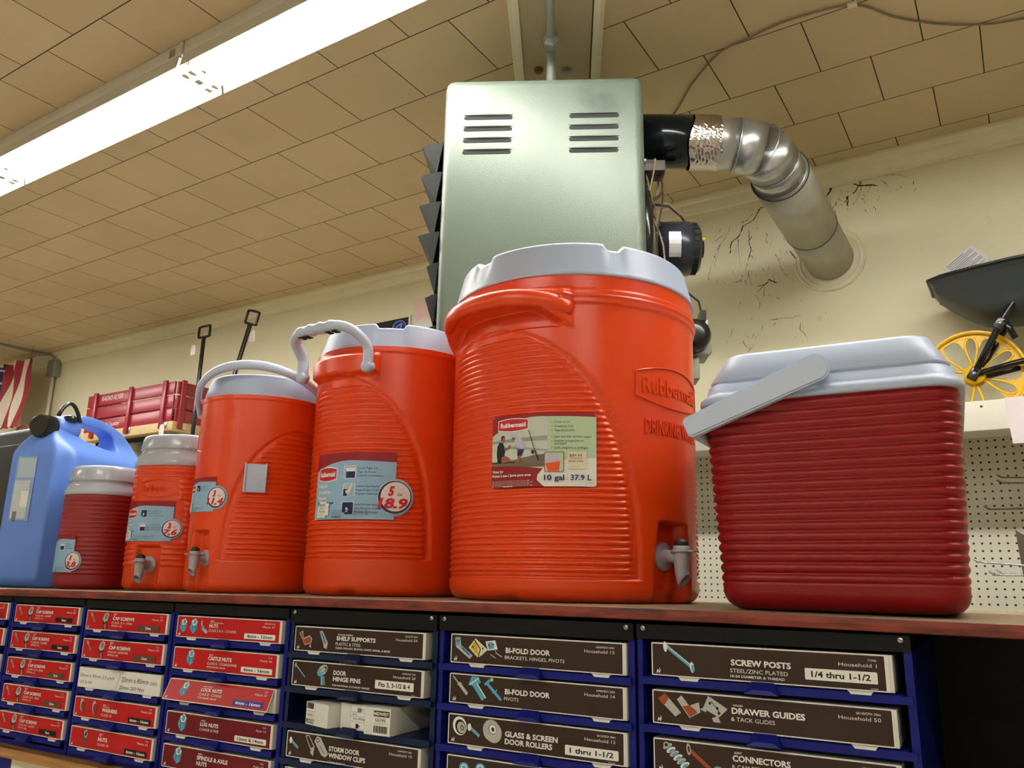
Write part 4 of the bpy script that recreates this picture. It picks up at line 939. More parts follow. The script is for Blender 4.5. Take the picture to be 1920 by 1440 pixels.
# ---- five gallon jug with the grey D handle
t, tc = place_jug('water_cooler', 'tall orange water cooler with a grey side handle, labelled 5 gal 18.9 L', -.988, 1.135)
H5 = .422; R5 = .145; th5 = tc+R(-42); PIT5 = .0095
def rad5(th, z):
    r = R5*(.985+.015*z/H5)*sq(th, tc, 2.12)/1.0+foot(z, .016)-.0*z
    d = np.minimum(np.abs(wrapd(th-th5)), np.abs(wrapd(th-th5-PI)))*R5
    z0, z1 = .058, .372
    if z0 < z < z1:
        q = (z-z0)/(z1-z0); hw = R5*R(72)*(1-q**2.4)**.52
        m = sstep((hw-d)/.0035)*sstep((z-z0)/.003); r = r-.0032*m
        r = r+sstep((hw-.009-d)/.008)*(1 if .0625 < z < .352 else 0)*(.0040*(abs(math.sin(PI*(z-z0)/PIT5))**.75)-.0005)
    # shoulder pod that carries the handle
    if .366 < z < .416: r = r+.013*sstep((R(31)*R5-d)/.006)*sstep((z-.366)/.012)*(1-sstep((z-.402)/.013))
    if z > H5-.012: r = r+.0025*sstep((z-(H5-.012))/.003)
    r = r-.007*sstep((.022-np.abs(wrapd(th-tc+R(26)))*R5)/.012)*sstep((.012-z)/.008)
    return r
b = MB(); body_grid(b, M_ORANGE, H5, rad5); b.build('cooler_body', t)
lid_disc(t, M_LID, H5-.003, .4690, R5+.0015, R5-.012, notches=[(tc+R(-6), R(12.5), .0085), (tc+R(84), R(12), .0085), (tc+R(174), R(12), .0085), (tc+R(-96), R(12), .0085)], rim=.006)
for sgn, aa in ((1, th5), (0, th5+PI)):
    b = MB(); ca, sa = math.cos(aa), math.sin(aa)
    T = Matrix.Translation((ca*(R5+.004), sa*(R5+.004), .372)) @ Matrix.Rotation(aa, 4, 'Z')     # local x outward, y sideways, z up
    hw = .079
    path = [(.012, -hw, 0), (.012, -hw, .02), (.014, -hw, .036), (.024, -hw+.002, .048), (.040, -hw+.008, .060), (.050, -hw+.022, .068), (.053, -hw+.04, .071), (.054, 0, .072), (.053, hw-.04, .071), (.050, hw-.022, .068), (.040, hw-.008, .060), (.024, hw-.002, .048), (.014, hw, .036), (.012, hw, .02), (.012, hw, 0)]
    # smooth it
    P_ = [Vector(p) for p in path]; Q = []
    for i in range(len(P_)-1):
        p0, p1, p2, p3 = P_[max(0, i-1)], P_[i], P_[i+1], P_[min(len(P_)-1, i+2)]
        for k in range(6):
            s_ = k/6; Q.append(.5*((2*p1)+(-p0+p2)*s_+(2*p0-5*p1+4*p2-p3)*s_*s_+(-p0+3*p1-3*p2+p3)*s_**3))
    Q.append(P_[-1])
    rs = [.0100+(.0020+.0014*math.sin(q.y*260) if abs(q.y) < .048 else 0) for q in Q]
    b.tube(Q, rs, M_HAND, n=14, T=T, flat=.85)
    for q in (-hw, hw): b.prof((.004, q, .004), (.02, q, .004), [(0, .010), (.014, .010), (.016, .007)], M_HAND, T=T)
    for q in (-.040, -.026, .026, .040): b.box(.046, .060, q-.005, q+.005, .0600, .0612, M_DARK, T=T)
    b.build('carry_handle', t)
blue_label(t, R5+.0012, tc+R(-27), .1795, .155, .112, '5', '18.9', .0285, price='$49.99', rf=lambda a: R5*.993*sq(a, tc, 2.12)+.0016)

# ---- three gallon jug with the bail handle
t, tc = place_jug('water_cooler', 'orange water cooler with a grey bail handle, labelled 3 gal 11,4 L', -1.256, 1.056)
H3 = .356; R3 = .1165; ts3 = tc+R(-51); tp3 = tc+R(37); PIT3 = .0092
def rad3(th, z):
    r = R3*sq(th, tc, 2.1)*(1-.0*z)+foot(z, .014)
    d = np.minimum(np.abs(wrapd(th-tp3)), np.abs(wrapd(th-tp3-PI)))*R3; d = np.minimum(d, np.abs(wrapd(th-tp3))*R3)
    z0, z1 = .055, .296
    if z0 < z < z1:
        q = (z-z0)/(z1-z0); hw = R3*R(66)*(1-q**2.4)**.52
        m = sstep((hw-d)/.0035)*sstep((z-z0)/.003); r = r-.003*m
        r = r+sstep((hw-.009-d)/.008)*(1 if .060 < z < .285 else 0)*(.0039*(abs(math.sin(PI*(z-z0)/PIT3))**.75)-.0005)
    e_ = np.abs(wrapd(th-ts3))*R3; hw = .030-.006*max(0, z-.04)/.06
    if z < .112: r = r-.016*sstep((hw-e_)/.010)*sstep((.110-z)/.006)
    if z > H3-.008: r = r+.0015
    return r
b = MB(); body_grid(b, M_ORANGE, H3, rad3); b.build('cooler_body', t)
lid3 = lid_disc(t, M_LID, H3-.003, .3990, R3+.0005, R3-.010, notches=[(tc+R(60), R(25), -.016)], rim=.006)
# bail: half hoop resting on the lid's front edge, pivots at the sides
b = MB(); ax = tc+R(-106); pts = []; ux = Vector((math.cos(ax), math.sin(ax), 0)); ff = Vector((math.cos(tc-R(16)), math.sin(tc-R(16)), 0))
for k in range(0, 49):
    a = PI*k/48; pts.append(ux*(R3+.0095)*math.cos(a)+ff*((R3+.012)*math.sin(a))+Vector((0, 0, .338+.072*math.sin(a)**.8)))
b.tube(pts, [.0078+.002*math.sin(PI*k/48) for k in range(49)], M_HAND, n=14, flat=.75)
for sg in (0, 48):
    p = pts[sg]; o_ = ux*(1 if sg == 0 else -1); b.prof(p-o_*.014, p+o_*.006, [(0, .008), (.016, .008), (.018, .006)], M_HAND)
b.build('bail_handle', t)
emboss(t, R3-.0002, tc+R(-53), .272, .115, '', M_ORANGE, hh=1.05, subw=.95)
blue_label(t, R3+.0009, tc+R(-59), .1725, .088, .062, '3', '11,4', .0195, insets=('spout',), price='$39.99', shift=(.004, .004), rf=lambda a: R3*sq(a, tc, 2.1)+.0012)
spigot(t, ts3, R3-.016, .060, .70)
b = MB(); T = Matrix.Rotation(tc+R(-3), 4, 'Z')
b.box(R3-.004, R3+.0035, -.019, .019, .178, .2275, M_HAND, T=T, bev=.0008); b.box(R3+.0035, R3+.006, -.0195, -.0165, .177, .2285, M_HAND, T=T, bev=.0006); b.box(R3+.0035, R3+.006, .0165, .0195, .177, .2285, M_HAND, T=T, bev=.0006)
b.box(R3+.0035, R3+.0055, -.0195, .0195, .176, .1785, M_HAND, T=T, bev=.0006)
b.build('cup_bracket', t)

# ---- two gallon and one gallon jugs with stepped lids
def step_lid(t, R_, z0, zc, z1, tc, n_, rot, spout=None):
    th = np.linspace(0, 2*PI, 160, endpoint=False); f = sq(th, rot, n_)
    rows = []
    def row(r, z): rows.append(np.stack([r*f*np.cos(th), r*f*np.sin(th), z+0*th], -1))
    k = zc-z0; rc = R_*.90
    for r, z in ((R_-.008, z0), (R_+.001, z0), (R_+.002, z0+.002), (R_+.0015, z0+k*.32), (R_-.001, z0+k*.42), (rc+.006, z0+k*.62), (rc, z0+k*.95), (rc+.001, zc-.0005)): row(r, z)
    c = rc+.004; h = z1-zc
    for r, z in ((c-.002, zc), (c, zc+.0008), (c, zc+.003), (c-.003, zc+h*.72), (c-.005, zc+h*.88), (c-.011, z1-.0012), (c-.018, z1), (c*.5, z1-.001), (.005, z1)): row(r, z)
    b = MB(); b.grid(np.array(rows), M_LIDG, True, True); n = 160
    b.f.append([i for i in range(n)][::-1]); b.m.append(0); b.sm.append(False); L0 = (len(rows)-1)*n; b.f.append([L0+i for i in range(n)]); b.m.append(0); b.sm.append(False)
    if spout is not None: b.prof((math.cos(spout)*R_*.75, math.sin(spout)*R_*.75, (z0+zc)/2+.004), (math.cos(spout)*(R_+.012), math.sin(spout)*(R_+.012), (z0+zc)/2+.004), [(0, .012), (R_*.25+.010, .011), (R_*.25+.012, .008)], M_LIDG)
    return b.build('lid', t)
t, tc = place_jug('water_cooler', 'small orange water cooler with a white lid, labelled 2 gal 7,6 L', -1.498, 1.062)
H2 = .246; R2 = .0905; ts2 = tc+R(-36); PIT2 = .0108
def rad2(th, z):
    r = R2*sq(th, ts2, 2.35)*.985+foot(z, .014)
    d = np.abs(wrapd(th-ts2))*R2
    rib = .0030*abs(math.sin(PI*(z-.045)/PIT2))**.8-.0008
    if .045 < z < .240:
        m = np.ones_like(th)
        if z > .176: m = sstep((d-.000)/.001) if z > .222 else sstep((d-.050)/.006)      # logo plate stays smooth
        elif z > .092: m = sstep((d-.064)/.006)
        elif z > .0: m = sstep((d-.030)/.006)
        r = r+m*rib
    if z < .092: r = r-.012*sstep((.030-d)/.008)*sstep((.088-z)/.006)
    return r
b = MB(); body_grid(b, M_ORANGE, H2, rad2, nth=240); b.build('cooler_body', t)
step_lid(t, R2, H2-.001, .280, .3125, tc, 2.35, ts2)
emboss(t, R2-.0002+.001, ts2+R(4), .197, .082, '', M_ORANGE, sub=False, hh=1.15)
blue_label(t, R2+.0022, tc+R(-44), .134, .121, .079, '2', '7,6', .0185, insets=('spout', 'lid'), price='$24.99', shift=(-.001, -.002), rf=lambda a: R2*.985*sq(a, ts2, 2.35)+.0027)
spigot(t, ts2, R2-.012, .049, .75)

t, tc = place_jug('water_cooler', 'small dark red water cooler with a pale lid, labelled 1 gal 3,8 L', -1.681, 1.008)
H1 = .1925; R1_ = .0775; PIT1 = .0093; t1 = tc+R(-45)
def rad1(th, z):
    r = R1_*sq(th, t1, 2.3)*.985+foot(z, .012)
    d = np.abs(wrapd(th-t1))*R1_
    if .028 < z < .188:
        rib = .0026*abs(math.sin(PI*(z-.028)/PIT1))**.8-.0006
        m = sstep((d-.03)/.006) if z > .14 and z < .16 else 1.
        r = r+m*rib
    return r
b = MB(); body_grid(b, M_CRIM, H1, rad1, nth=220); b.build('cooler_body', t)
step_lid(t, R1_, H1-.001, .2205, .2545, tc, 2.3, t1, spout=tc+R(62))
blue_label(t, R1_+.0018, tc+R(-62), .071, .072, .076, '1', '3,8', .0185, insets=('lid',), price=None, logo=False, shift=(-.001, -.003), rf=lambda a: R1_*.985*sq(a, t1, 2.3)+.0025)

# ---- blue water can
cx, cy = -1.768, .955; cang = math.atan2(.275, -.117)       # long side runs back and away
t = thing('water_can', 'blue plastic water can with black screw cap and moulded handle', 'water can', (cx, cy, ztop(-1.75)+.0004), cang)
# local: x along the long side (away), y to the left side of it (thickness), z up ; near corner edge at origin
WL, TH = .34, .165
out = [(.012, 0), (WL-.012, 0), (WL, .015), (WL, .262), (WL-.004, .310), (WL-.03, .352), (WL-.075, .380), (WL-.13, .394), (.15, .399), (.115, .396), (.085, .380), (.03, .350), (.008, .322), (0, .290), (0, .015)]
hole = [(.088, .371), (.14, .376), (.215, .370), (.236, .350), (.225, .326), (.165, .328), (.108, .340)]
from mathutils.bvhtree import BVHTree
def spline_loop(pts, k=6):
    n = len(pts); o = []
    for i in range(n):
        p0, p1, p2, p3 = [Vector(pts[(i+j-1) % n]) for j in range(4)]
        for q in range(k):
            f = q/k; o.append(.5*((2*p1)+(-p0+p2)*f+(2*p0-5*p1+4*p2-p3)*f*f+(-p0+3*p1-3*p2+p3)*f**3))
    return o
cu = bpy.data.curves.new('can', 'CURVE'); cu.dimensions = '2D'; cu.fill_mode = 'BOTH'; cu.extrude = TH/2
for pts in (out, hole):
    L_ = [Vector(p) for p in pts] if pts is out else spline_loop(pts)
    sp = cu.splines.new('POLY'); sp.points.add(len(L_)-1); sp.use_cyclic_u = True
    for q, p in zip(sp.points, L_): q.co = (p[0], p[1], 0, 1)
oc = bpy.data.objects.new('can', cu); C.objects.link(oc); me = bpy.data.meshes.new_from_object(oc.evaluated_get(bpy.context.evaluated_depsgraph_get()))
bpy.data.objects.remove(oc); bpy.data.curves.remove(cu)
bm = bmesh.new(); bm.from_mesh(me); bmesh.ops.remove_doubles(bm, verts=bm.verts, dist=1e-5); bmesh.ops.recalc_face_normals(bm, faces=bm.faces); bm.to_mesh(me); bm.free()
oc = bpy.data.objects.new('can', me); C.objects.link(oc)
md = oc.modifiers.new('r', 'REMESH'); md.mode = 'VOXEL'; md.voxel_size = .0045
me2 = bpy.data.meshes.new_from_object(oc.evaluated_get(bpy.context.evaluated_depsgraph_get()))
bpy.data.objects.remove(oc)
def smooth01(x): x = max(0, min(1, x)); return x*x*(3-2*x)
bm = bmesh.new(); bm.from_mesh(me2)
for v in bm.verts:      # chamfer the upright edges, thin the grip
    x, z, y = v.co.x, v.co.y, v.co.z
    e_ = min(x, WL-x); k = 1-.34*(1-smooth01(e_/.040)) if e_ < .040 else 1
    k *= 1-.74*smooth01((z-.285)/.07)
    if z < .02: k *= 1-.08*(1-z/.02)
    v.co = Vector((x, TH/2+y*k, z))
for _ in range(8): bmesh.ops.smooth_vert(bm, verts=bm.verts, factor=.5, use_axis_x=True, use_axis_y=True, use_axis_z=True)
zmin = min(v.co.z for v in bm.verts)
for v in bm.verts: v.co.z -= zmin
b = MB(); b.bm(bm, M_BLUECAN, True); o = b.build('can_body', t)
bpy.data.meshes.remove(me2)
b = MB(); d0 = Vector((.050, TH/2, .356)); dr = Vector((-.93, .0, -.10)).normalized()
b.prof(d0-dr*.045, d0+dr*.04, [(0, .034), (.04, .026), (.06, .022)], M_BLUECAN, n=28); b.build('neck', t)
b = MB(); b.prof(d0+dr*.014, d0+dr*.06, [(0, .024), (.002, .0262), (.012, .0262), (.013, .0245), (.034, .0245), (.037, .022)], M_BLACKP, n=36, smooth=False)
for k in range(26):
    a = 2*PI*k/26; u_ = dr.orthogonal().normalized(); w_ = dr.cross(u_); p = d0+dr*.028+(u_*math.cos(a)+w_*math.sin(a))*.0248; b.tube([p, p+dr*.020], .0012, M_BLACKP, n=5)
b.build('screw_cap', t)
b = MB(); pts = [(.020+.075*k/16, TH/2-.03, .378+.034*math.sin(PI*min(1, k/15))**.8) for k in range(17)]; b.tube(pts, .0045, M_BLACKP, n=8); b.prof((.072, TH/2-.02, .374), (.072, TH/2-.02, .392), [(0, .016), (.010, .014), (.014, .007)], M_BLACKP); b.build('cap_strap', t)
b = MB(); A = Art(b, lambda a, c, w: (-.0012-w, TH*.5-a+.012, c), dw=.0001)
A.rect(-.024, .140, .024, .282, pbr('clear_sticker', (140, 166, 206), .25)); A.rect(-.020, .235, .024, .278, pbr('sticker_pale', (172, 190, 206), .3)); A.rect(-.022, .145, .016, .228, pbr('sticker_grey', (188, 198, 204), .3)); A.rect(-.002, .17, .016, .205, WHITE); A.rect(-.016, .14, -.006, .16, GREYP)
b.build('sticker', t, recalc=False)

# ---- red chest cooler
t = thing('chest_cooler', 'dark red ribbed chest cooler with pale blue lid and swing handle', 'cooler', (-.188, .965, ztop(-.3)+.0006), R(4))
def rr_loop(w, d, r, n=10):
    """rounded rectangle centred at (0, d/2) front at y=0 ; returns list of (x, y)"""
    pts = []
    for cx_, cy_, a0 in ((w/2-r, r, -90), (w/2-r, d-r, 0), (-w/2+r, d-r, 90), (-w/2+r, r, 180)):
        for k in range(n+1):
            a = R(a0+90*k/n); pts.append((cx_+r*math.cos(a), cy_+r*math.sin(a)))
    P_ = []
    for i in range(len(pts)):
        p, q = pts[i], pts[(i+1) % len(pts)]; k = 9 if i % (n+1) == n else 1
        for j in range(k): P_.append((p[0]+(q[0]-p[0])*j/k, p[1]+(q[1]-p[1])*j/k))
    return P_
DD = .36; HC = .2495
def ring(z, w, inset_, r): return [(x, y+0, z) for x, y in [(p[0], p[1]+inset_) for p in rr_loop(w, DD-2*inset_, r)]]
rows = []; PR = .0119
zs = list(np.concatenate([[0, .0015, .004, .008, .013], np.arange(.018, HC, .00119), [HC]]))
for z in zs:
    w = .262+.026*z/HC; ins_ = .010*(1-z/HC)
    sh = 0.
    if z < .02: sh = -(.02-math.sqrt(max(0, .0004-(.02-z)**2)))
    rib = 0.
    if .030 < z < HC-.002: rib = .0034*abs(math.sin(PI*(z-.030)/PR))**.8-.0026
    g = sh+rib; rows.append(ring(z, w+2*g, ins_-g, .034))
b = MB(); b.grid(np.array(rows), M_CRIM2, True, True); n = len(rows[0])
b.f.append([i for i in range(n)][::-1]); b.m.append(0); b.sm.append(False); L0 = (len(rows)-1)*n; b.f.append([L0+i for i in range(n)]); b.m.append(0); b.sm.append(False)
b.build('chest_body', t)
rows = []
for z, w, ins_, r in ((HC-.004, .282, .004, .034), (HC-.004, .297, -.004, .036), (HC-.001, .299, -.005, .037), (HC+.004, .297, -.004, .036), (HC+.008, .288, .000, .034), (HC+.012, .283, .003, .034), (HC+.022, .279, .006, .034), (HC+.0245, .273, .009, .032),
                      (HC+.0255, .270, .0105, .032), (HC+.026, .274, .008, .034), (HC+.029, .274, .008, .034), (HC+.050, .252, .020, .032), (HC+.061, .241, .026, .030), (HC+.0645, .236, .029, .028), (HC+.0655, .228, .034, .026), (HC+.066, .15, .08, .02)):
    rows.append(ring(z, w, ins_, r))
b = MB(); b.grid(np.array(rows), M_LID, True, True); n = len(rows[0])
b.f.append([i for i in range(n)][::-1]); b.m.append(0); b.sm.append(False); L0 = (len(rows)-1)*n; b.f.append([L0+i for i in range(n)]); b.m.append(0); b.sm.append(False)
b.build('lid', t)
b = MB(); pz = HC+.025; Lh = .168; ang = math.atan2(.213-.274, -.155)        # arm swings down to the left
def arm(y0_, y1_):
    T = Matrix.Translation((0, 0, pz)) @ Matrix.Rotation(-ang, 4, 'Y')
    pts = []
    for k in range(13): a = R(-90-180+180*k/12+180); pts.append((-.014*math.sin(R(180*k/12))*1. if 0 else -.016*math.cos(R(-90+180*k/12)), .0165*math.sin(R(-90+180*k/12))))
    out_ = [(-.014*math.cos(R(q)), .0165*math.sin(R(q))) for q in range(-90, 91, 15)]+[(Lh-.004, .013), (Lh, .009), (Lh, -.009), (Lh-.004, -.013)]
    bm = bmesh.new(); bot = [bm.verts.new((p[0], y0_, p[1])) for p in out_]; f = bm.faces.new(bot); e_ = bmesh.ops.extrude_face_region(bm, geom=[f])
    for q in e_['geom']:
        if isinstance(q, bmesh.types.BMVert): q.co.y = y1_
    bmesh.ops.recalc_face_normals(bm, faces=bm.faces)
    bmesh.ops.bevel(bm, geom=[e for e in bm.edges if abs(e.calc_face_angle(0)) > .8], offset=.0022, segments=2, affect='EDGES')
    b.bm(bm, M_HAND, True, T)
arm(-.022, -.008); arm(DD+.008, DD+.022)
T = Matrix.Translation((0, 0, pz)) @ Matrix.Rotation(-ang, 4, 'Y')
b.box(Lh-.012, Lh, -.018, DD+.018, -.012, .012, M_HAND, T=T, bev=.004)
b.box(-.008, .008, -.010, .010, -.008, .008, M_HAND, T=T); b.box(-.008, .008, DD-.01, DD+.01, -.008, .008, M_HAND, T=T)
b.build('swing_handle', t, autosmooth=50)

# ------------------------------------------------------------------ hanging unit heater (turned 28.6 degrees) and what belongs to it
HA = R(28.6); HX = Vector((math.cos(HA), math.sin(HA), 0)); HY = Vector((-math.sin(HA), math.cos(HA), 0)); HO = Vector((-1.288, 1.622, 0))
TH_ = Matrix.Translation(HO) @ Matrix.Rotation(HA, 4, 'Z')
t = thing('unit_heater', 'sage green hanging gas heater with louvre slots behind the largest cooler', 'heater', HO, HA)
ZB, ZT = .42, 1.424; W_ = .573; DP = .52
b = MB(); rr = .028
# front shell: rounded box without the slots
b.box(0, W_, 0, DP, ZB, ZT, M_HEAT, bev=rr); b.build('housing', t)
def capsule(x0, x1, z, r, n=6):
    return [(x1-r+r*math.cos(R(q)), z+r*math.sin(R(q))) for q in range(-90, 91, 30)]+[(x0+r+r*math.cos(R(q)), z+r*math.sin(R(q))) for q in range(90, 271, 30)]
for x0, x1 in ((.0600, .2000), (.3610, .5020)):   # two banks of four slots
    for i in range(4):
        z = 1.292-i*.0365; b = MB()
        b.poly_prism(capsule(x0-(.0015 if x0 < .2 else .0005)*i*.4, x1-.001*i, z, .0060), -.0006, .001, M_DARK)
        vs_ = []; n = 10      # pressed lip above each slot
        for j in range(13):
            f = j/12; x = x0-.004+(x1-x0+.008)*f; k = math.sin(PI*f)**.35
            for q in range(n): a = PI*q/(n-1); vs_.append((x, -.0045*k*math.sin(a), z+.0092-.0038*math.cos(a)*k))
        b.add(vs_, [(j*n+q, j*n+q+1, (j+1)*n+q+1, (j+1)*n+q) for j in range(12) for q in range(n-1)], M_HEAT, True)
        b.build('vent_slot', t)
for i in range(7):
    z = 1.219-.0925*i; b = MB(); n = 9; vs_ = []; kx = 1. if i < 4 else .55      # curved discharge blades on the left side
    for y in (.03, .49):
        for q in range(n):
            f = q/(n-1); vs_.append(((-.064+.062*f)*kx, y, z+.014*math.sin(f*1.4)))
        for q in range(n):
            f = q/(n-1); vs_.append(((-.062+.045*f)*kx, y, z-.003-.078*f))
    m_ = 2*n
    b.add(vs_, [(q, q+1, m_+q+1, m_+q) for q in range(n-1)], M_HEAT, True)
    b.add(vs_, [(n+q, n+q+1, m_+n+q+1, m_+n+q) for q in range(n-1)]+[list(range(n))+list(range(2*n-1, n-1, -1)), [m_+q for q in range(n)]+[m_+q for q in range(2*n-1, n-1, -1)]], M_DARK)
    b.build('louvre_blade', t)
b = MB(); b.box(-.0005, .001, .03, .49, ZB+.06, ZT-.12, M_DARK); b.build('air_outlet', t)
# fan side
b = MB(); c0 = Vector((W_, .27, .98))
b.prof(c0-Vector((.002, 0, 0)), c0+Vector((.03, 0, 0)), [(0, .215), (.018, .213), (.028, .20), (.030, .17)], M_BLACKM, n=40)
for rr_ in (.06, .10, .14, .18, .20):
    b.tube([c0+Vector((.046-.04*(rr_/.2)**3, rr_*math.cos(a), rr_*math.sin(a))) for a in [2*PI*k/36 for k in range(36)]], .0018, M_WIREL, n=5, closed=True)
for k in range(8):
    a = 2*PI*k/8; b.tube([c0+Vector((.05, .05*math.cos(a), .05*math.sin(a))), c0+Vector((.045, .15*math.cos(a), .15*math.sin(a))), c0+Vector((.005, .21*math.cos(a), .21*math.sin(a)))], .002, M_WIREL, n=5)
b.build('fan_guard', t)
b = MB(); c1 = Vector((.640, .29, 1.008)); X_ = Vector((1, 0, 0))
b.prof(c1-X_*.03, c1+X_*.13, [(0, .05), (.004, .074), (.03, .079), (.032, .0835), (.118, .0835), (.122, .079), (.140, .077), (.150, .068), (.152, .03), (.163, .028), (.164, .01)], M_MOTOR, n=36)
for k in range(22):
    a = 2*PI*k/22; u_ = Vector((0, math.cos(a), math.sin(a)))
    T = Matrix.Translation(c1+X_*.103+u_*.0775) @ Matrix.Rotation(a, 4, 'X'); b.box(-.0075, .0075, -.001, .0022, -.0075, .0075, M_DARK, T=T)
    if k % 2: b.box(-.004, .004, -.001, .0068, -.004, .004, M_DARK, T=Matrix.Translation(c1+X_*.0+u_*.078) @ Matrix.Rotation(a, 4, 'X'))
mo = b.build('fan_motor', t)
b = MB(); vs_ = []; 
for j in range(7):
    a = R(180+2-14+ (j-3)*9); vs_ += [tuple(c1+X_*.020+Vector((0, math.cos(a), -math.sin(a)))*.0842), tuple(c1+X_*.056+Vector((0, math.cos(a), -math.sin(a)))*.0842)]
b.add(vs_, [(2*j, 2*j+1, 2*j+3, 2*j+2) for j in range(6)], pbr('silver_label', (196, 196, 198), .3, .5)); 
b.build('rating_label', mo)
b = MB(); b.prof(c1+X_*.125+Vector((0, -.025, .02)), c1+X_*.14+Vector((0, -.025, .02)), [(0, .006), (.012, .005)], M_YEL, n=10); b.build('oil_plug', mo)
b = MB()      # wiring
rnd = random.Random(4)
for k in range(11):
    y_ = .16+.10*rnd.random(); x_ = W_+.010+.045*rnd.random(); pts = []
    for j in range(9):
        f = j/8; pts.append(Vector((x_+.018*math.sin(f*5+k)+.012*f, y_+.03*math.sin(f*4+k*2), 1.235-.36*f)))
    b.tube(pts, .0026 if k % 3 else .0034, M_WIRE if k % 2 else M_WIREL, n=6)
for k in range(3):
    pts = [Vector((W_+.035+.035*math.sin(a), .18, 1.17+.045*math.cos(a)-.004*k)) for a in np.linspace(.2, 3.0, 9)]; b.tube(pts, .0024, M_WIRE, n=6)
b.tube([(W_+.04, .2, 1.12), (W_+.09, .22, 1.125), (W_+.13, .25, 1.105), (W_+.155, .28, 1.088)], .0035, M_WIREL, n=6)
b.tube([(W_+.04, .2, 1.113), (W_+.09, .22, 1.117), (W_+.13, .25, 1.099), (W_+.15, .28, 1.085)], .003, M_WIRE, n=6)
b.build('wiring', t)
b = MB(); b.box(W_, W_+.075, .15, .22, 1.20, 1.235, M_WIRE, bev=.002); b.prof((W_+.0, .09, 1.197), (W_+.04, .09, 1.197), [(0, .009), (.012, .009), (.013, .005), (.035, .005)], M_SCREW, n=8); b.build('control_box', t)
b = MB(); b.box(W_-.01, W_+.2, .24, .34, .655, .765, M_PIPEG, bev=.004); b.box(W_-.01, W_+.17, .25, .33, .585, .650, M_PIPEG, bev=.004)
b.prof((W_+.150, .24, .705), (W_+.150, .17, .705), [(0, .048), (.04, .048), (.055, .04), (.062, .02)], M_BLACKP, n=28); b.box(W_+.168, W_+.184, .19, .24, .745, .775, M_BLACKP)
b.tube([(W_+.176, .215, .77), (W_+.168, .215, .81), (W_+.13, .215, .845), (W_+.05, .215, .87), (W_, .215, .88)], .003, M_BLACKP, n=6); b.build('gas_valve', t)
# gas pipe with union, along the ceiling board
t = thing('gas_pipe', 'grey gas pipe with hex union running up over the heater', 'pipe', HO, HA)
b = MB(); px_ = .306
b.tube([(px_, .13, ZT+.0005), (px_, .13, 1.50), (px_, .125, 1.535), (px_, .105, 1.56), (px_, .07, 1.568), (px_, -.27, 1.572), (px_, -.30, 1.58), (px_, -.305, 1.631)], [.017, .0155, .0145, .0135, .0125, .0125, .0125, .0125], M_PIPEG, n=18); b.build('pipe', t)
b = MB(); Y_ = Vector((0, -1, 0)); p_ = Vector((px_, .075, 1.568))
b.prof(p_, p_+Y_*.08, [(0, .016), (.012, .019), (.014, .021), (.030, .021), (.031, .0275), (.052, .0275), (.058, .022), (.068, .016)], M_PIPEG, n=6, smooth=False); b.build('union_nut', t)
# ceiling board above the heater
t = thing('ceiling_board', 'cream painted mounting board on the ceiling above the heater', 'board', HO, HA)
b = MB(); b.box(.214, .428, -1.1, .95, CEIL-.018, CEIL-.0002, M_BEAM); b.build('board', t)
for x0, x1 in ((.192, .2135), (.432, .452)):
    b = MB(); b.box(x0, x1, -1.1, .95, CEIL-.026, CEIL-.0002, M_TRIM, bev=.002); b.box(x0-.012 if x0 < .3 else x1, x0 if x0 < .3 else x1+.012, -1.1, .95, CEIL-.012, CEIL-.0002, M_TRIM); b.build('edge_strip', t)
for x_, y_ in ((.262, .262), (.352, .27)):
    b = MB(); b.prof((x_, y_, CEIL-.018), (x_, y_, CEIL-.032), [(0, .016), (.004, .016), (.0045, .010), (.012, .010)], M_RUST if x_ < .3 else M_PIPEG, n=14, smooth=False); b.build('bolt', t)

# flue pipe
t = thing('flue_pipe', 'silver flue pipe elbowing from the heater into the back wall', 'flue pipe', (0, 0, 0))
P0 = HO+HX*W_+HY*.25
def FP(h, z): return Vector((P0.x+HX.x*h, P0.y+HX.y*h, z))
b = MB(); b.tube([FP(.006, 1.356), FP(.20, 1.350)], .083, M_BLKPIPE, n=40); b.build('black_section', t)
b = MB(); ring_ = []; rnd = random.Random(2)
for i in range(16):
    f = i/15; c = FP(.168+.085*f, 1.350-.006*f); row = []
    for k in range(72):
        a = 2*PI*k/72; off = .020*math.sin(a+.5)+.010*math.sin(3*a) if i in (0,) else 0
        rr_ = .0845+.0014*math.sin(a*9+f*17)*math.sin(f*23+a*4)+.0012*rnd.random()
        cc = c+HX*(off*.6); row.append(cc+HY*(rr_*math.cos(a))+Vector((0, 0, rr_*math.sin(a))))
    ring_.append(row)
b.grid(ring_, M_FOIL, False, True); b.build('foil_tape', t)
Q = [FP(.19, 1.349), FP(.31, 1.335), FP(.385, 1.318), Vector((-.552, 2.37, 1.302)), Vector((-.549, 2.44, 1.296)), Vector((-.549, 2.50, 1.293))]
b = MB()
for i in range(len(Q)-1): 
    b.tube([Q[i], Q[i+1]], .084 if i else .083, M_GALV, n=44)
for i in range(1, 5):
    d = ((Q[i]-Q[i-1]).normalized()+(Q[min(i+1, 5)]-Q[i]).normalized()).normalized(); u_ = d.cross(Vector((0, 0, 1))).normalized(); w_ = d.cross(u_)
    b.tube([Q[i]+(u_*math.cos(a)+w_*math.sin(a))*.0838 for a in [2*PI*k/48 for k in range(48)]], .0022, M_GALV, n=8, closed=True)
b.build('elbow', t)
WE = Vector((-.541, WALLY-.001, 1.262)); S_ = Vector((-.549, 2.44, 1.295)); md_ = S_.lerp(WE, .56)
b = MB(); b.tube([S_, md_], .0925, M_FLUE, n=44); b.tube([md_-(WE-S_)*.01, WE], .0895, M_FLUE, n=44)
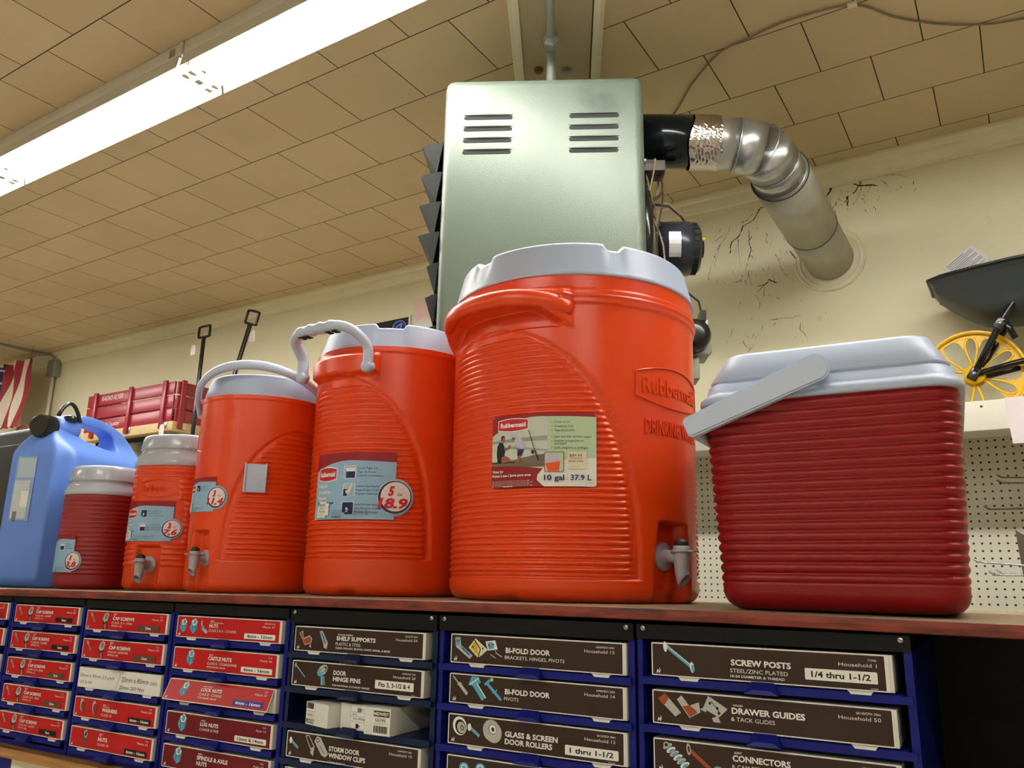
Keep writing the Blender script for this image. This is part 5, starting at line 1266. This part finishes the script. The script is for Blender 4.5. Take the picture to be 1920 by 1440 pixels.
d = (WE-S_).normalized(); u_ = d.cross(Vector((0, 0, 1))).normalized(); w_ = d.cross(u_)
for c, rr_, q in ((S_, .0925, .002), (md_, .0925, .0016)): b.tube([c+(u_*math.cos(a)+w_*math.sin(a))*rr_ for a in [2*PI*k/48 for k in range(48)]], q, M_WIRE, n=6, closed=True)
b.build('wall_run', t)
b = MB(); b.prof(WE-Vector((0, .008, 0)), WE, [(0, .128), (.002, .132), (.0085, .133)], M_TRIM, n=48)
for rr_ in (.112, .128): b.tube([WE+Vector((rr_*math.cos(a), -.0085, rr_*math.sin(a))) for a in [2*PI*k/48 for k in range(48)]], .0025, M_TRIM, n=6, closed=True)
b.build('wall_flange', t)
# cable stapled across the ceiling
def smoothpath(P, k=7):
    P = [Vector(p) for p in P]; Q = []
    for i in range(len(P)-1):
        p0, p1, p2, p3 = P[max(0, i-1)], P[i], P[i+1], P[min(len(P)-1, i+2)]
        for j in range(k):
            s_ = j/k; Q.append(.5*((2*p1)+(-p0+p2)*s_+(2*p0-5*p1+4*p2-p3)*s_*s_+(-p0+3*p1-3*p2+p3)*s_**3))
    return Q+[P[-1]]
t = thing('ceiling_cable', 'thin pale cable looping across the ceiling right of the heater', 'cable', (0, 0, 0))
b = MB(); z = CEIL-.006
b.tube(smoothpath([(-1.02, 2.30, 1.40), (-.97, 2.40, 1.58), (-.908, 2.459, z-.004), (-.78, 2.314, z-.003), (-.654, 2.21, z-.001), (-.551, 2.188, z), (-.43, 2.17, z), (-.259, 2.198, z), (-.159, 2.319, z), (-.055, 2.414, z), (.045, 2.477, z), (.158, 2.515, z), (.6, 2.6, z), (1.4, 2.62, z)]), .0032, M_WIREL, n=8); b.build('cable', t)
b = MB(); b.box(-.272, -.246, 2.188, 2.206, CEIL-.011, CEIL-.0002, M_WHITEP, bev=.002); b.build('cable_clip', t)

# ------------------------------------------------------------------ wall side: pegboard run with a top shelf
t = thing('wall_shelving', 'white pegboard run with a shelf and fascia along the back wall', 'shelving', (0, WALLY, FLOOR))
b = MB(); oz = -FLOOR
b.box(-9, 3, -.022, -.0005, .0002, .51+oz, M_PEG); pb = b.build('pegboard', t)
b = MB(); b.box(-9, 3, -.362, -.0005, .510+oz, .530+oz, M_WHITEP); b.build('top_shelf', t)
b = MB(); b.box(-9, 3, -.382, -.362, .474+oz, .566+oz, M_WHITEP, bev=.002)
for x_ in (-.078, -1.3, -2.5, -3.7): b.prof((x_, -.382, .548+oz), (x_, -.384, .548+oz), [(0, .004), (.0018, .003)], M_WIRE, n=10)
b.build('fascia', t)
b = MB(); b.box(-9, 3, -.45, -.0225, .0002, .10, M_WHITEP); b.build('base', t)
t = thing('fascia_card', 'blank white card hanging on the fascia at the right edge', 'card', (-.017, 2.7775, .428))
b = MB(); b.add([(0, 0, .14), (.14, 0, .14), (.14, 0, 0), (.008, 0, 0), (0, -.001, .14), (.14, -.001, .14), (.14, -.001, 0), (.008, -.001, 0)], [(0, 1, 2, 3), (4, 7, 6, 5), (0, 4, 5, 1), (1, 5, 6, 2), (2, 6, 7, 3), (3, 7, 4, 0)], PINKW); b.build('card', t)
# end panel with peg hooks, pointing left into the picture
t = thing('end_display', 'white pegboard end panel holding hooks, past the right edge', 'display panel', (.16, 2.2, FLOOR))
b = MB(); b.box(0, .02, 0, .56, .0002, .46+oz, M_WHITEP); b.build('panel', t)
for i, (x_, y_, z_, dz, m_, lb) in enumerate(((-.060, 2.75, .326, -.010, M_WIRE, 'upper dark peg hook of the close pair'), (-.060, 2.66, .300, -.008, M_WIRE, 'lower dark peg hook of the close pair'), (-.1, 2.7, .231, -.001, M_WIRE, 'long dark straight peg hook below the pair'),
                                              (-.127, 2.4, .072, -.022, M_STEEL, 'bright steel peg hook slanting down to the right'), (-.087, 2.62, .050, -.010, M_STEEL, 'short thin steel peg hook between two bright ones'), (-.104, 2.6, .045, -.001, M_STEEL, 'lowest bright steel peg hook, level'))):
    b = MB(); b.tube(smoothpath([(x_-.0, y_, z_+.010), (x_+.012, y_, z_+.002), (x_+.03, y_, z_), (.1599, y_, z_+dz)], 4), .0026 if i != 4 else .0016, m_, n=8)
    o = b.build('peg_hook'); tag(o, lb+' at the right edge', 'hook', 'peg hooks at the right edge')
b = MB(); P_ = [(-.028, .155), (-.024, .05), (-.018, -.03), (.0, -.075), (.12, -.075), (.12, .14), (.0, .135)]
b.poly_prism(P_, 2.45, 2.452, pbr('brown_paper', (86, 74, 60), .6)); b.poly_prism([(p[0]+.02, p[1]*.92) for p in P_], 2.452, 2.50, pbr('grey_film', (96, 98, 100), .3))
b.box(.11, .1599, 2.46, 2.49, .0, .03, M_WIRE); tag(b.build('paper_sleeve'), 'curled brown paper sleeve on the hooks at the right edge', 'packaging')

# small wheelbarrow at the right
t = thing('wheelbarrow', 'black tray wheelbarrow with a yellow petal wheel on the wall shelf', 'wheelbarrow', (-.09, 2.93, .5302))
wb_ = Vector((.0, .0, .148)); b = MB()
RW = .148
b.tube([wb_+Vector(((RW-.004)*math.cos(a), y_, (RW-.004)*math.sin(a))) for y_ in (0,) for a in [2*PI*k/64 for k in range(64)]], .004, M_YEL, n=6, closed=True)
prof_ = [(-.024, RW), (.024, RW), (.024, RW-.006), (.004, RW-.010), (-.020, RW-.010), (-.024, RW-.006)]; nn = 72
b.grid([[wb_+Vector((r_*math.cos(2*PI*k/nn), y_, r_*math.sin(2*PI*k/nn))) for k in range(nn)] for y_, r_ in prof_+[prof_[0]]], M_YEL, False, True)
b.grid([[wb_+Vector((r_*math.cos(2*PI*k/nn), y_, r_*math.sin(2*PI*k/nn))) for k in range(nn)] for y_, r_ in ((-.012, RW-.008), (-.012, RW-.020-.0), (-.006, RW-.020), (-.006, RW-.008), (-.012, RW-.008))], M_YEL, False, True)
b.build('wheel_rim', t)
for k in range(6):
    a = PI/2+2*PI*k/6; u_ = Vector((math.cos(a), 0, math.sin(a))); w_ = Vector((-math.sin(a), 0, math.cos(a))); pts = []
    for j in range(25):
        f = j/24; q = 2*PI*f; rad_ = .028+(.100)*(.5-.5*math.cos(q)); wd = .024*math.sin(q)*(.25+.75*(.5-.5*math.cos(q))); pts.append(wb_+u_*rad_+w_*wd+Vector((0, -.010, 0)))
    b = MB(); b.tube(pts, .0042, M_YEL, n=8, flat=.8)
    b2 = [wb_+u_*.122+w_*s_+Vector((0, -.009, 0)) for s_ in (-.03, -.018, 0, .018, .03)]
    for s_ in (-1, 1):
        pr_ = [wb_+u_*.132+w_*(s_*.012), wb_+u_*.124+w_*(s_*.062), wb_+u_*.112+w_*(s_*.034), wb_+u_*.088+w_*(s_*.022)]
        b.add([tuple(p+Vector((0, -.011, 0))) for p in pr_]+[tuple(p+Vector((0, -.006, 0))) for p in pr_], [(0, 1, 2, 3), (4, 7, 6, 5), (0, 4, 5, 1), (1, 5, 6, 2), (2, 6, 7, 3), (3, 7, 4, 0)], M_YEL)
    b.build('spoke', t)
b = MB(); b.prof(wb_+Vector((0, -.030, 0)), wb_+Vector((0, .03, 0)), [(0, .031), (.003, .032), (.003, .027), (.012, .026), (.014, .012), (.046, .012), (.05, .031), (.06, .031)], M_YEL, n=30); b.build('hub', t)
b = MB()      # tray: loft of rounded sections, nose to the left
secs = []
for f in np.linspace(0, 1, 15):
    x = -.100+.56*f; top = .478; dep = .055+.110*math.sin(min(1, f/.3)*PI/2)
    hw = .085+.09*min(1, f*2.2)**.6
    sec = [(x+.0, -hw, top), (x+.002, -hw*.98, top-.006)]
    for q in range(9):
        a = PI*q/8; sec.append((x+.012+.018*math.sin(a), -hw*.88*math.cos(a)*(1-.12*math.sin(a)), top-.012-(dep-.012)*math.sin(a)**.45))
    sec += [(x+.002, hw*.98, top-.006), (x, hw, top)]
    secs.append([Vector(p)+Vector((0, .03, 0)) for p in sec])
b.grid(secs, M_TRAY, True); b.add([tuple(p) for p in secs[0]], [list(range(len(secs[0])))], M_TRAY)
rim_ = [s_[0] for s_ in secs]+[s_[-1] for s_ in secs[::-1]]; b.tube(rim_, .006, M_BLACKP, n=8, closed=True)
b.build('tray', t)
b = MB()
for y_ in (-.034, .034):
    b.tube([wb_+Vector((0, y_, 0)), wb_+Vector((.045, y_*1.4, .075)), wb_+Vector((.085, y_*1.9, .14)), wb_+Vector((.19, y_*2.6, .30))], .0105, M_BLACKM, n=10)
    b.tube([wb_+Vector((.01, y_, .0)), wb_+Vector((.12, y_*1.2, .022)), wb_+Vector((.5, y_*2, .06))], .0095, M_BLACKM, n=10)
b.tube([wb_+Vector((.10, -.07, .155)), wb_+Vector((.125, -.06, .095))], .010, M_BLACKM, n=10)
b.build('frame_tube', t)
for p in (wb_+Vector((0, -.034, 0)), wb_+Vector((.088, -.068, .145))): b = MB(); b.box(-.020, .020, -.010, .010, -.015, .015, M_BLACKM, T=Matrix.Translation(p) @ Matrix.Rotation(-1.0, 4, 'Y'), bev=.003); b.build('bracket', t)
b = MB(); b.prof(wb_+Vector((0, -.044, 0)), wb_+Vector((0, -.052, 0)), [(0, .008), (.005, .007), (.008, .003)], M_SCREW, n=12); b.prof(wb_+Vector((.088, -.078, .145)), wb_+Vector((.088, -.086, .145)), [(0, .008), (.005, .007), (.008, .003)], M_SCREW, n=12); b.build('bolt', t)
b = MB(); b.box(.19, .215, -.02, .005, .0002-.0, .53, M_BLACKM); b.build('rest_leg', t)
b = MB(); A = Art(b, lambda u, v, w: (u, -w, v), dw=.0001); 
A.rect(0, 0, .115, .085, M_PAPER); b.box(0, .115, .0003, .004, 0, .085, M_PAPER)
for q in range(11): A.line([(.008, .078-q*.0065), (.008+(.098 if q % 3 else .07), .078-q*.0065)], .0022 if q % 4 else .003, GREYP)
o = b.build('instruction_leaflet', recalc=False); o.location = (-.135, 2.84, .985); o.rotation_euler = (R(-12), R(-33), R(4)); tag(o, 'printed white leaflet sticking up out of the wheelbarrow tray', 'leaflet')
o.location = (-.094, 2.965, 1.012); o.rotation_euler = (R(-6), R(-38), R(4))

# red stake-sided wagons
def wagon(label, x0, x1, name='pull_wagon', lean=0.):
    y0, y1, zb = 2.815, 3.13, .868; s_ = 1 if x1 > x0 else -1; L_ = abs(x1-x0)
    t = thing(name, label, 'wagon', (x1, y0, .5302), 0, 'wagons on the wall shelf')
    def X(a): return -s_*(L_-a)        # a measured from the tail
    def bx(b, a0, a1, *r, **k): b.box(min(X(a0), X(a1)), max(X(a0), X(a1)), *r, **k)
    zz = zb-.5302
    b = MB(); bx(b, 0, L_, .0, y1-y0, zz-.045, zz+.012, M_WOOD, bev=.003); b.build('bed', t)
    b = MB(); bx(b, .05, L_-.06, .06, y1-y0-.06, zz-.075, zz-.046, M_BLACKM); b.build('undercarriage', t)
    for nm, ya, yb in (('side', -.0, .012), ('side', y1-y0-.012, y1-y0)):
        b = MB()
        for i in range(3): bx(b, .0, L_-.02, ya, yb, zz+.012+i*.083, zz+.012+i*.083+.074, M_WAGON, bev=.0015)
        for a in (.085, L_*.5, L_-.115): bx(b, a, a+.032, ya-.016 if ya < .1 else yb, ya if ya < .1 else yb+.016, zz-.03, zz+.262, M_WAGON, bev=.002)
        o = b.build('stake_side', t)
        if ya < .1 and s_ > 0:
            b = MB(); A = Art(b, lambda u, v, w: (X(.145)+u, ya-.0004-w, v), dw=.0003); A.text('RADIO FLYER', .01, zz+.205, .030, WHITE, w=.23, shear=.3, bold=.0); A.text('Town & Country', .005, zz+.035, .026, WHITE, w=.23, shear=.2, bold=.0); b.build('lettering', o, recalc=False)
    for a in (.0, L_-.014):
        b = MB()
        for i in range(3): bx(b, a, a+.012, .014, y1-y0-.014, zz+.012+i*.083, zz+.012+i*.083+.074, M_WAGON, bev=.0015)
        for yy in (.03, y1-y0-.06): bx(b, a+.012 if a > .1 else a-.016, a+.028 if a > .1 else a, yy, yy+.03, zz-.03, zz+.262, M_WAGON, bev=.002)
        b.build('end_gate', t)
    for a in (.16, L_-.2):
        for yy in (.02, y1-y0-.06):
            b = MB(); b.prof((X(a), yy, .105), (X(a), yy+.04, .105), [(0, .05), (0.001, .095), (.006, .1045), (.034, .1045), (.039, .095), (.04, .05)], M_BLACKP, n=32); b.prof((X(a), yy-.003, .105), (X(a), yy+.043, .105), [(0, .045), (.001, .055), (.045, .055), (.046, .045)], M_LAMPW, n=24); b.build('wheel', t)
    for a in (L_*.5-.02, L_-.12): b = MB(); bx(b, a, a+.07, -.006, 0, zz-.026, zz+.004, M_STEEL, bev=.001); b.build('bracket', t)
    b = MB(); bx(b, L_, L_+.006, .05, .09, zz-.03, zz+.005, M_STEEL, bev=.001); b.build('bracket', t)
    b = MB(); hx = X(L_)+s_*.115; yh = .06; ln = lean
    top = Vector((hx+ln, yh, 1.388-.5302)); low = Vector((hx-ln*.9, yh, .09))
    b.box(-.011, .011, -.008, .008, 0, (top-low).length, M_BLACKM, T=Matrix.Translation(low) @ Matrix.Rotation(math.atan2(top.x-low.x, top.z-low.z), 4, 'Y'), bev=.003)
    b.tube([low, Vector((X(L_)-s_*.1, .18, .12))], .008, M_BLACKM, n=8)
    T = Matrix.Translation(top) @ Matrix.Rotation(math.atan2(top.x-low.x, top.z-low.z), 4, 'Y')
    b.tube([T @ Vector(p) for p in smoothpath([(-.045, 0, 0), (-.05, 0, .012), (-.05, 0, .052), (-.042, 0, .066), (.042, 0, .066), (.05, 0, .052), (.05, 0, .012), (.045, 0, 0), (-.045, 0, 0)], 3)], .0075, M_BLACKM, n=8)
    b.build('pull_handle', t)
    return t, top
w1, tp1 = wagon('red stake-sided wagon lettered Town & Country with an upright black handle', -5.056, -4.138)
w2, tp2 = wagon('low flat wagon behind the coolers, its black handle leaning up above the 3 gal cooler', -2.70, -3.54, lean=.0)
for o in list(w2.children):
    if o.name.split('.')[0] in ('pull_handle', 'stake_side', 'end_gate'): bpy.data.objects.remove(o)
b = MB(); top = Vector((-.075, .06, 1.405-.5302)); low = Vector((-.29, .06, .2))
b.box(-.012, .012, -.008, .008, 0, (top-low).length, M_BLACKM, T=Matrix.Translation(low) @ Matrix.Rotation(math.atan2(top.x-low.x, top.z-low.z), 4, 'Y'), bev=.003); b.tube([low, (.1, .18, .12)], .008, M_BLACKM, n=8)
T = Matrix.Translation(top) @ Matrix.Rotation(math.atan2(top.x-low.x, top.z-low.z), 4, 'Y')
b.tube([T @ Vector(p) for p in smoothpath([(-.045, 0, 0), (-.05, 0, .012), (-.05, 0, .060), (-.042, 0, .074), (.042, 0, .074), (.05, 0, .060), (.05, 0, .012), (.045, 0, 0), (-.045, 0, 0)], 3)], .0075, M_BLACKM, n=8)
b.build('pull_handle', w2)
def price_tag(x, y, z, label, txt=True, strz=.06):
    t = thing('price_tag', label, 'tag', (x, y, z)); b = MB(); b.poly_prism([(-.021, -.0), (.021, 0), (.021, .047), (.010, .062), (-.010, .062), (-.021, .047)], -.0005, .0005, PINKW); b.tube([(0, 0, .058), (0, 0, .058+strz)], .0007, M_PAPER, n=4)
    if txt:
        A = Art(b, lambda u, v, w: (u, -.0006-w, v), dw=.0002); A.text('$129', -.012, .035, .010, GREYP, w=.024); A.text('RF 24', -.012, .02, .008, GREYP, w=.02); A.text('99', -.012, .006, .009, GREYP, w=.014)
    b.build('tag_card', t)
price_tag(-4.09, 2.86, 1.283, 'pale paper price tag hanging left of the upright wagon handle', False, .06)
price_tag(-3.565, 2.86, 1.29, 'written price tag hanging from the leaning wagon handle', True, .07)
price_tag(-4.19, 2.785, .795, 'cream price tag hanging below the wagon bracket', True, .03)

# two signs on the wall between the tall cooler and the heater
def wall_sign(x0, x1, z0, z1, label, face, ry=0.):
    t = thing('wall_sign', label, 'sign', (x0, WALLY-.012, z0)); w, h = x1-x0, z1-z0
    b = MB(); b.box(0, w, 0, .0118, 0, h, M_WHITEP, bev=.003); b.build('frame', t)
    b = MB(); A = Art(b, lambda u, v, w_: (u, -.0002-w_, v), dw=.0002); face(A, w, h); b.build('sign_face', t, recalc=False)
def f1(A, w, h):
    A.rect(.012, .012, w-.012, h-.012, BLACK); A.ell(w-.075, h-.070, .050, .048, SKY); A.ell(w-.075, h-.070, .046, .044, BLUEB); A.line([(w-.075, h-.1), (w-.055, h-.04), (w-.095, h-.06)], .006, SKY); A.line([(w-.12, h-.11), (w-.01, h-.085)], .010, WHITE)
def f2(A, w, h):
    A.rrect(.016, .016, w-.016, h-.016, .01, pbr('print_pink', (236, 200, 198), .35)); A.rect(.03, h-.20, w-.03, h-.125, WHITE); A.rect(.03, h-.235, w-.03, h-.205, pbr('print_rose', (206, 160, 172), .35))
wall_sign(-3.02, -2.665, 1.03, 1.385, 'dark framed wall sign with a round blue emblem behind the 5 gal cooler', f1)
wall_sign(-2.655, -2.30, 1.06, 1.468, 'pink framed wall sign beside the heater', f2)

# junction box with conduit, left
t = thing('junction_box', 'grey electrical box with white conduit on the far left wall', 'electrical box', (-6.16, WALLY, 1.46))
b = MB(); b.box(-.05, .05, -.06, -.0005, 0, .13, M_PIPEG, bev=.004); b.prof((.02, -.06, .06), (.02, -.064, .06), [(0, .012), (.003, .01)], M_WIREL, n=12); b.build('box', t)
b = MB(); b.tube([(0, -.03, 0), (0, -.03, -.925)], .014, M_WHITEP, n=12); b.build('conduit', t)
b = MB(); b.tube(smoothpath([(0, -.03, .13), (-.005, -.035, .155), (-.03, -.06, .172), (-.08, -.12, .176), (-.1, -.5, .178), (-.1, -1.55, .178)], 5), .009, M_PIPEG, n=10); b.build('ceiling_conduit', t)

# flag hung with its stripes upright
b = MB(); nx, nz = 52, 30; rows = []; FX0, FX1, FZ0, FZ1 = -6.64, -6.10, 1.035, 1.555
FR = pbr('flag_red', (150, 44, 56), .8, var=.06); FWm = pbr('flag_white', (216, 204, 184), .8, var=.05); FB = pbr('flag_blue', (44, 48, 96), .8, var=.06)
def fp_(i, j):
    u, v = i/nx, j/nz; x = FX0+(FX1-FX0)*u; z = FZ0+(FZ1-FZ0)*v
    return (x+.016*math.sin(v*7+u*5)+.02*(v-1)*u, 2.92+.028*math.sin(u*19+v*3)+.012*math.sin(u*41+v*6), z-.02*(1-u)*v-.012*math.sin(u*PI)*v)
for i in range(nx):
    for j in range(nz):
        st = i*13//nx; m_ = FR if st % 2 == 0 else FWm
        if st < 6 and j >= nz*.45: m_ = FB
        if m_ is FB and (i+j) % 4 == 1 and i % 4 in (1, 3): m_ = FWm
        b.add([fp_(i, j), fp_(i+1, j), fp_(i+1, j+1), fp_(i, j+1)], [(0, 1, 2, 3)], m_, True)
o = b.build('flag', recalc=False); bm = bmesh.new(); bm.from_mesh(o.data); bmesh.ops.remove_doubles(bm, verts=bm.verts, dist=1e-5); bm.to_mesh(o.data); bm.free()
tag(o, 'cloth flag with red and white stripes and blue star field, hanging far left', 'flag')
b = MB(); b.tube([(-6.12, 2.925, 1.545), (-6.11, 2.93, 1.60), (-6.11, 2.93, CEIL)], .0012, M_WIRE, n=4); b.build('hanging_string', o)

# rusty toy car, dark case and black bin at the far left
t = thing('toy_car', 'rusty brown old pedal car at the left edge on the wall shelf', 'toy', (-6.0, 2.82, .5302))
b = MB(); prf = [(-.35, .10), (-.34, .30), (-.2, .34), (-.05, .35), (.05, .42), (.16, .44), (.22, .36), (.24, .30), (.38, .28), (.44, .22), (.46, .12), (.40, .09), (.34, .18), (.22, .20), (.12, .12), (.0, .09), (-.2, .09)]
bm = bmesh.new(); f = bm.faces.new([bm.verts.new((p[0], 0, p[1])) for p in prf]); e_ = bmesh.ops.extrude_face_region(bm, geom=[f])
for q in e_['geom']:
    if isinstance(q, bmesh.types.BMVert): q.co.y += .26
bmesh.ops.recalc_face_normals(bm, faces=bm.faces); bmesh.ops.bevel(bm, geom=[e for e in bm.edges if abs(e.calc_face_angle(0)) > 1.2], offset=.02, segments=3, affect='EDGES'); b.bm(bm, M_RUST, False); b.build('car_body', t)
for x_ in (-.22, .28):
    for y_ in (-.025, .255): b = MB(); b.prof((x_, y_, .09), (x_, y_+.03, .09), [(0, .03), (.004, .075), (.006, .089), (.024, .089), (.028, .07), (.03, .03)], pbr('tan_rubber', (128, 96, 66), .7), n=26); b.build('wheel', t)
b = MB(); b.tube(smoothpath([(.02, .05, .42), (-.02, .05, .47), (.06, .05, .49), (.13, .05, .475), (.15, .05, .44)], 5), .009, M_RUST, n=8); b.build('windscreen_frame', t)
b = MB(); b.box(-2.95, -2.50, 1.30, 1.335, ztop(-2.5)+.0005, .452, pbr('dark_grey_plastic', (70, 76, 82), .45), bev=.016); b.box(-2.90, -2.55, 1.295, 1.30, .05, .40, M_TRAY, bev=.002); tag(b.build('case'), 'dark grey flat case standing behind the blue water can', 'case')
b = MB(); b.box(-6.6, -5.72, 2.83, 3.1375, .345, .455, M_BLACKP, bev=.01); b.box(-6.6, -5.70, 2.82, 2.835, .43, .46, M_BLACKP, bev=.003); tag(b.build('black_bin'), 'black plastic bin on the pegboard at the left edge', 'bin')
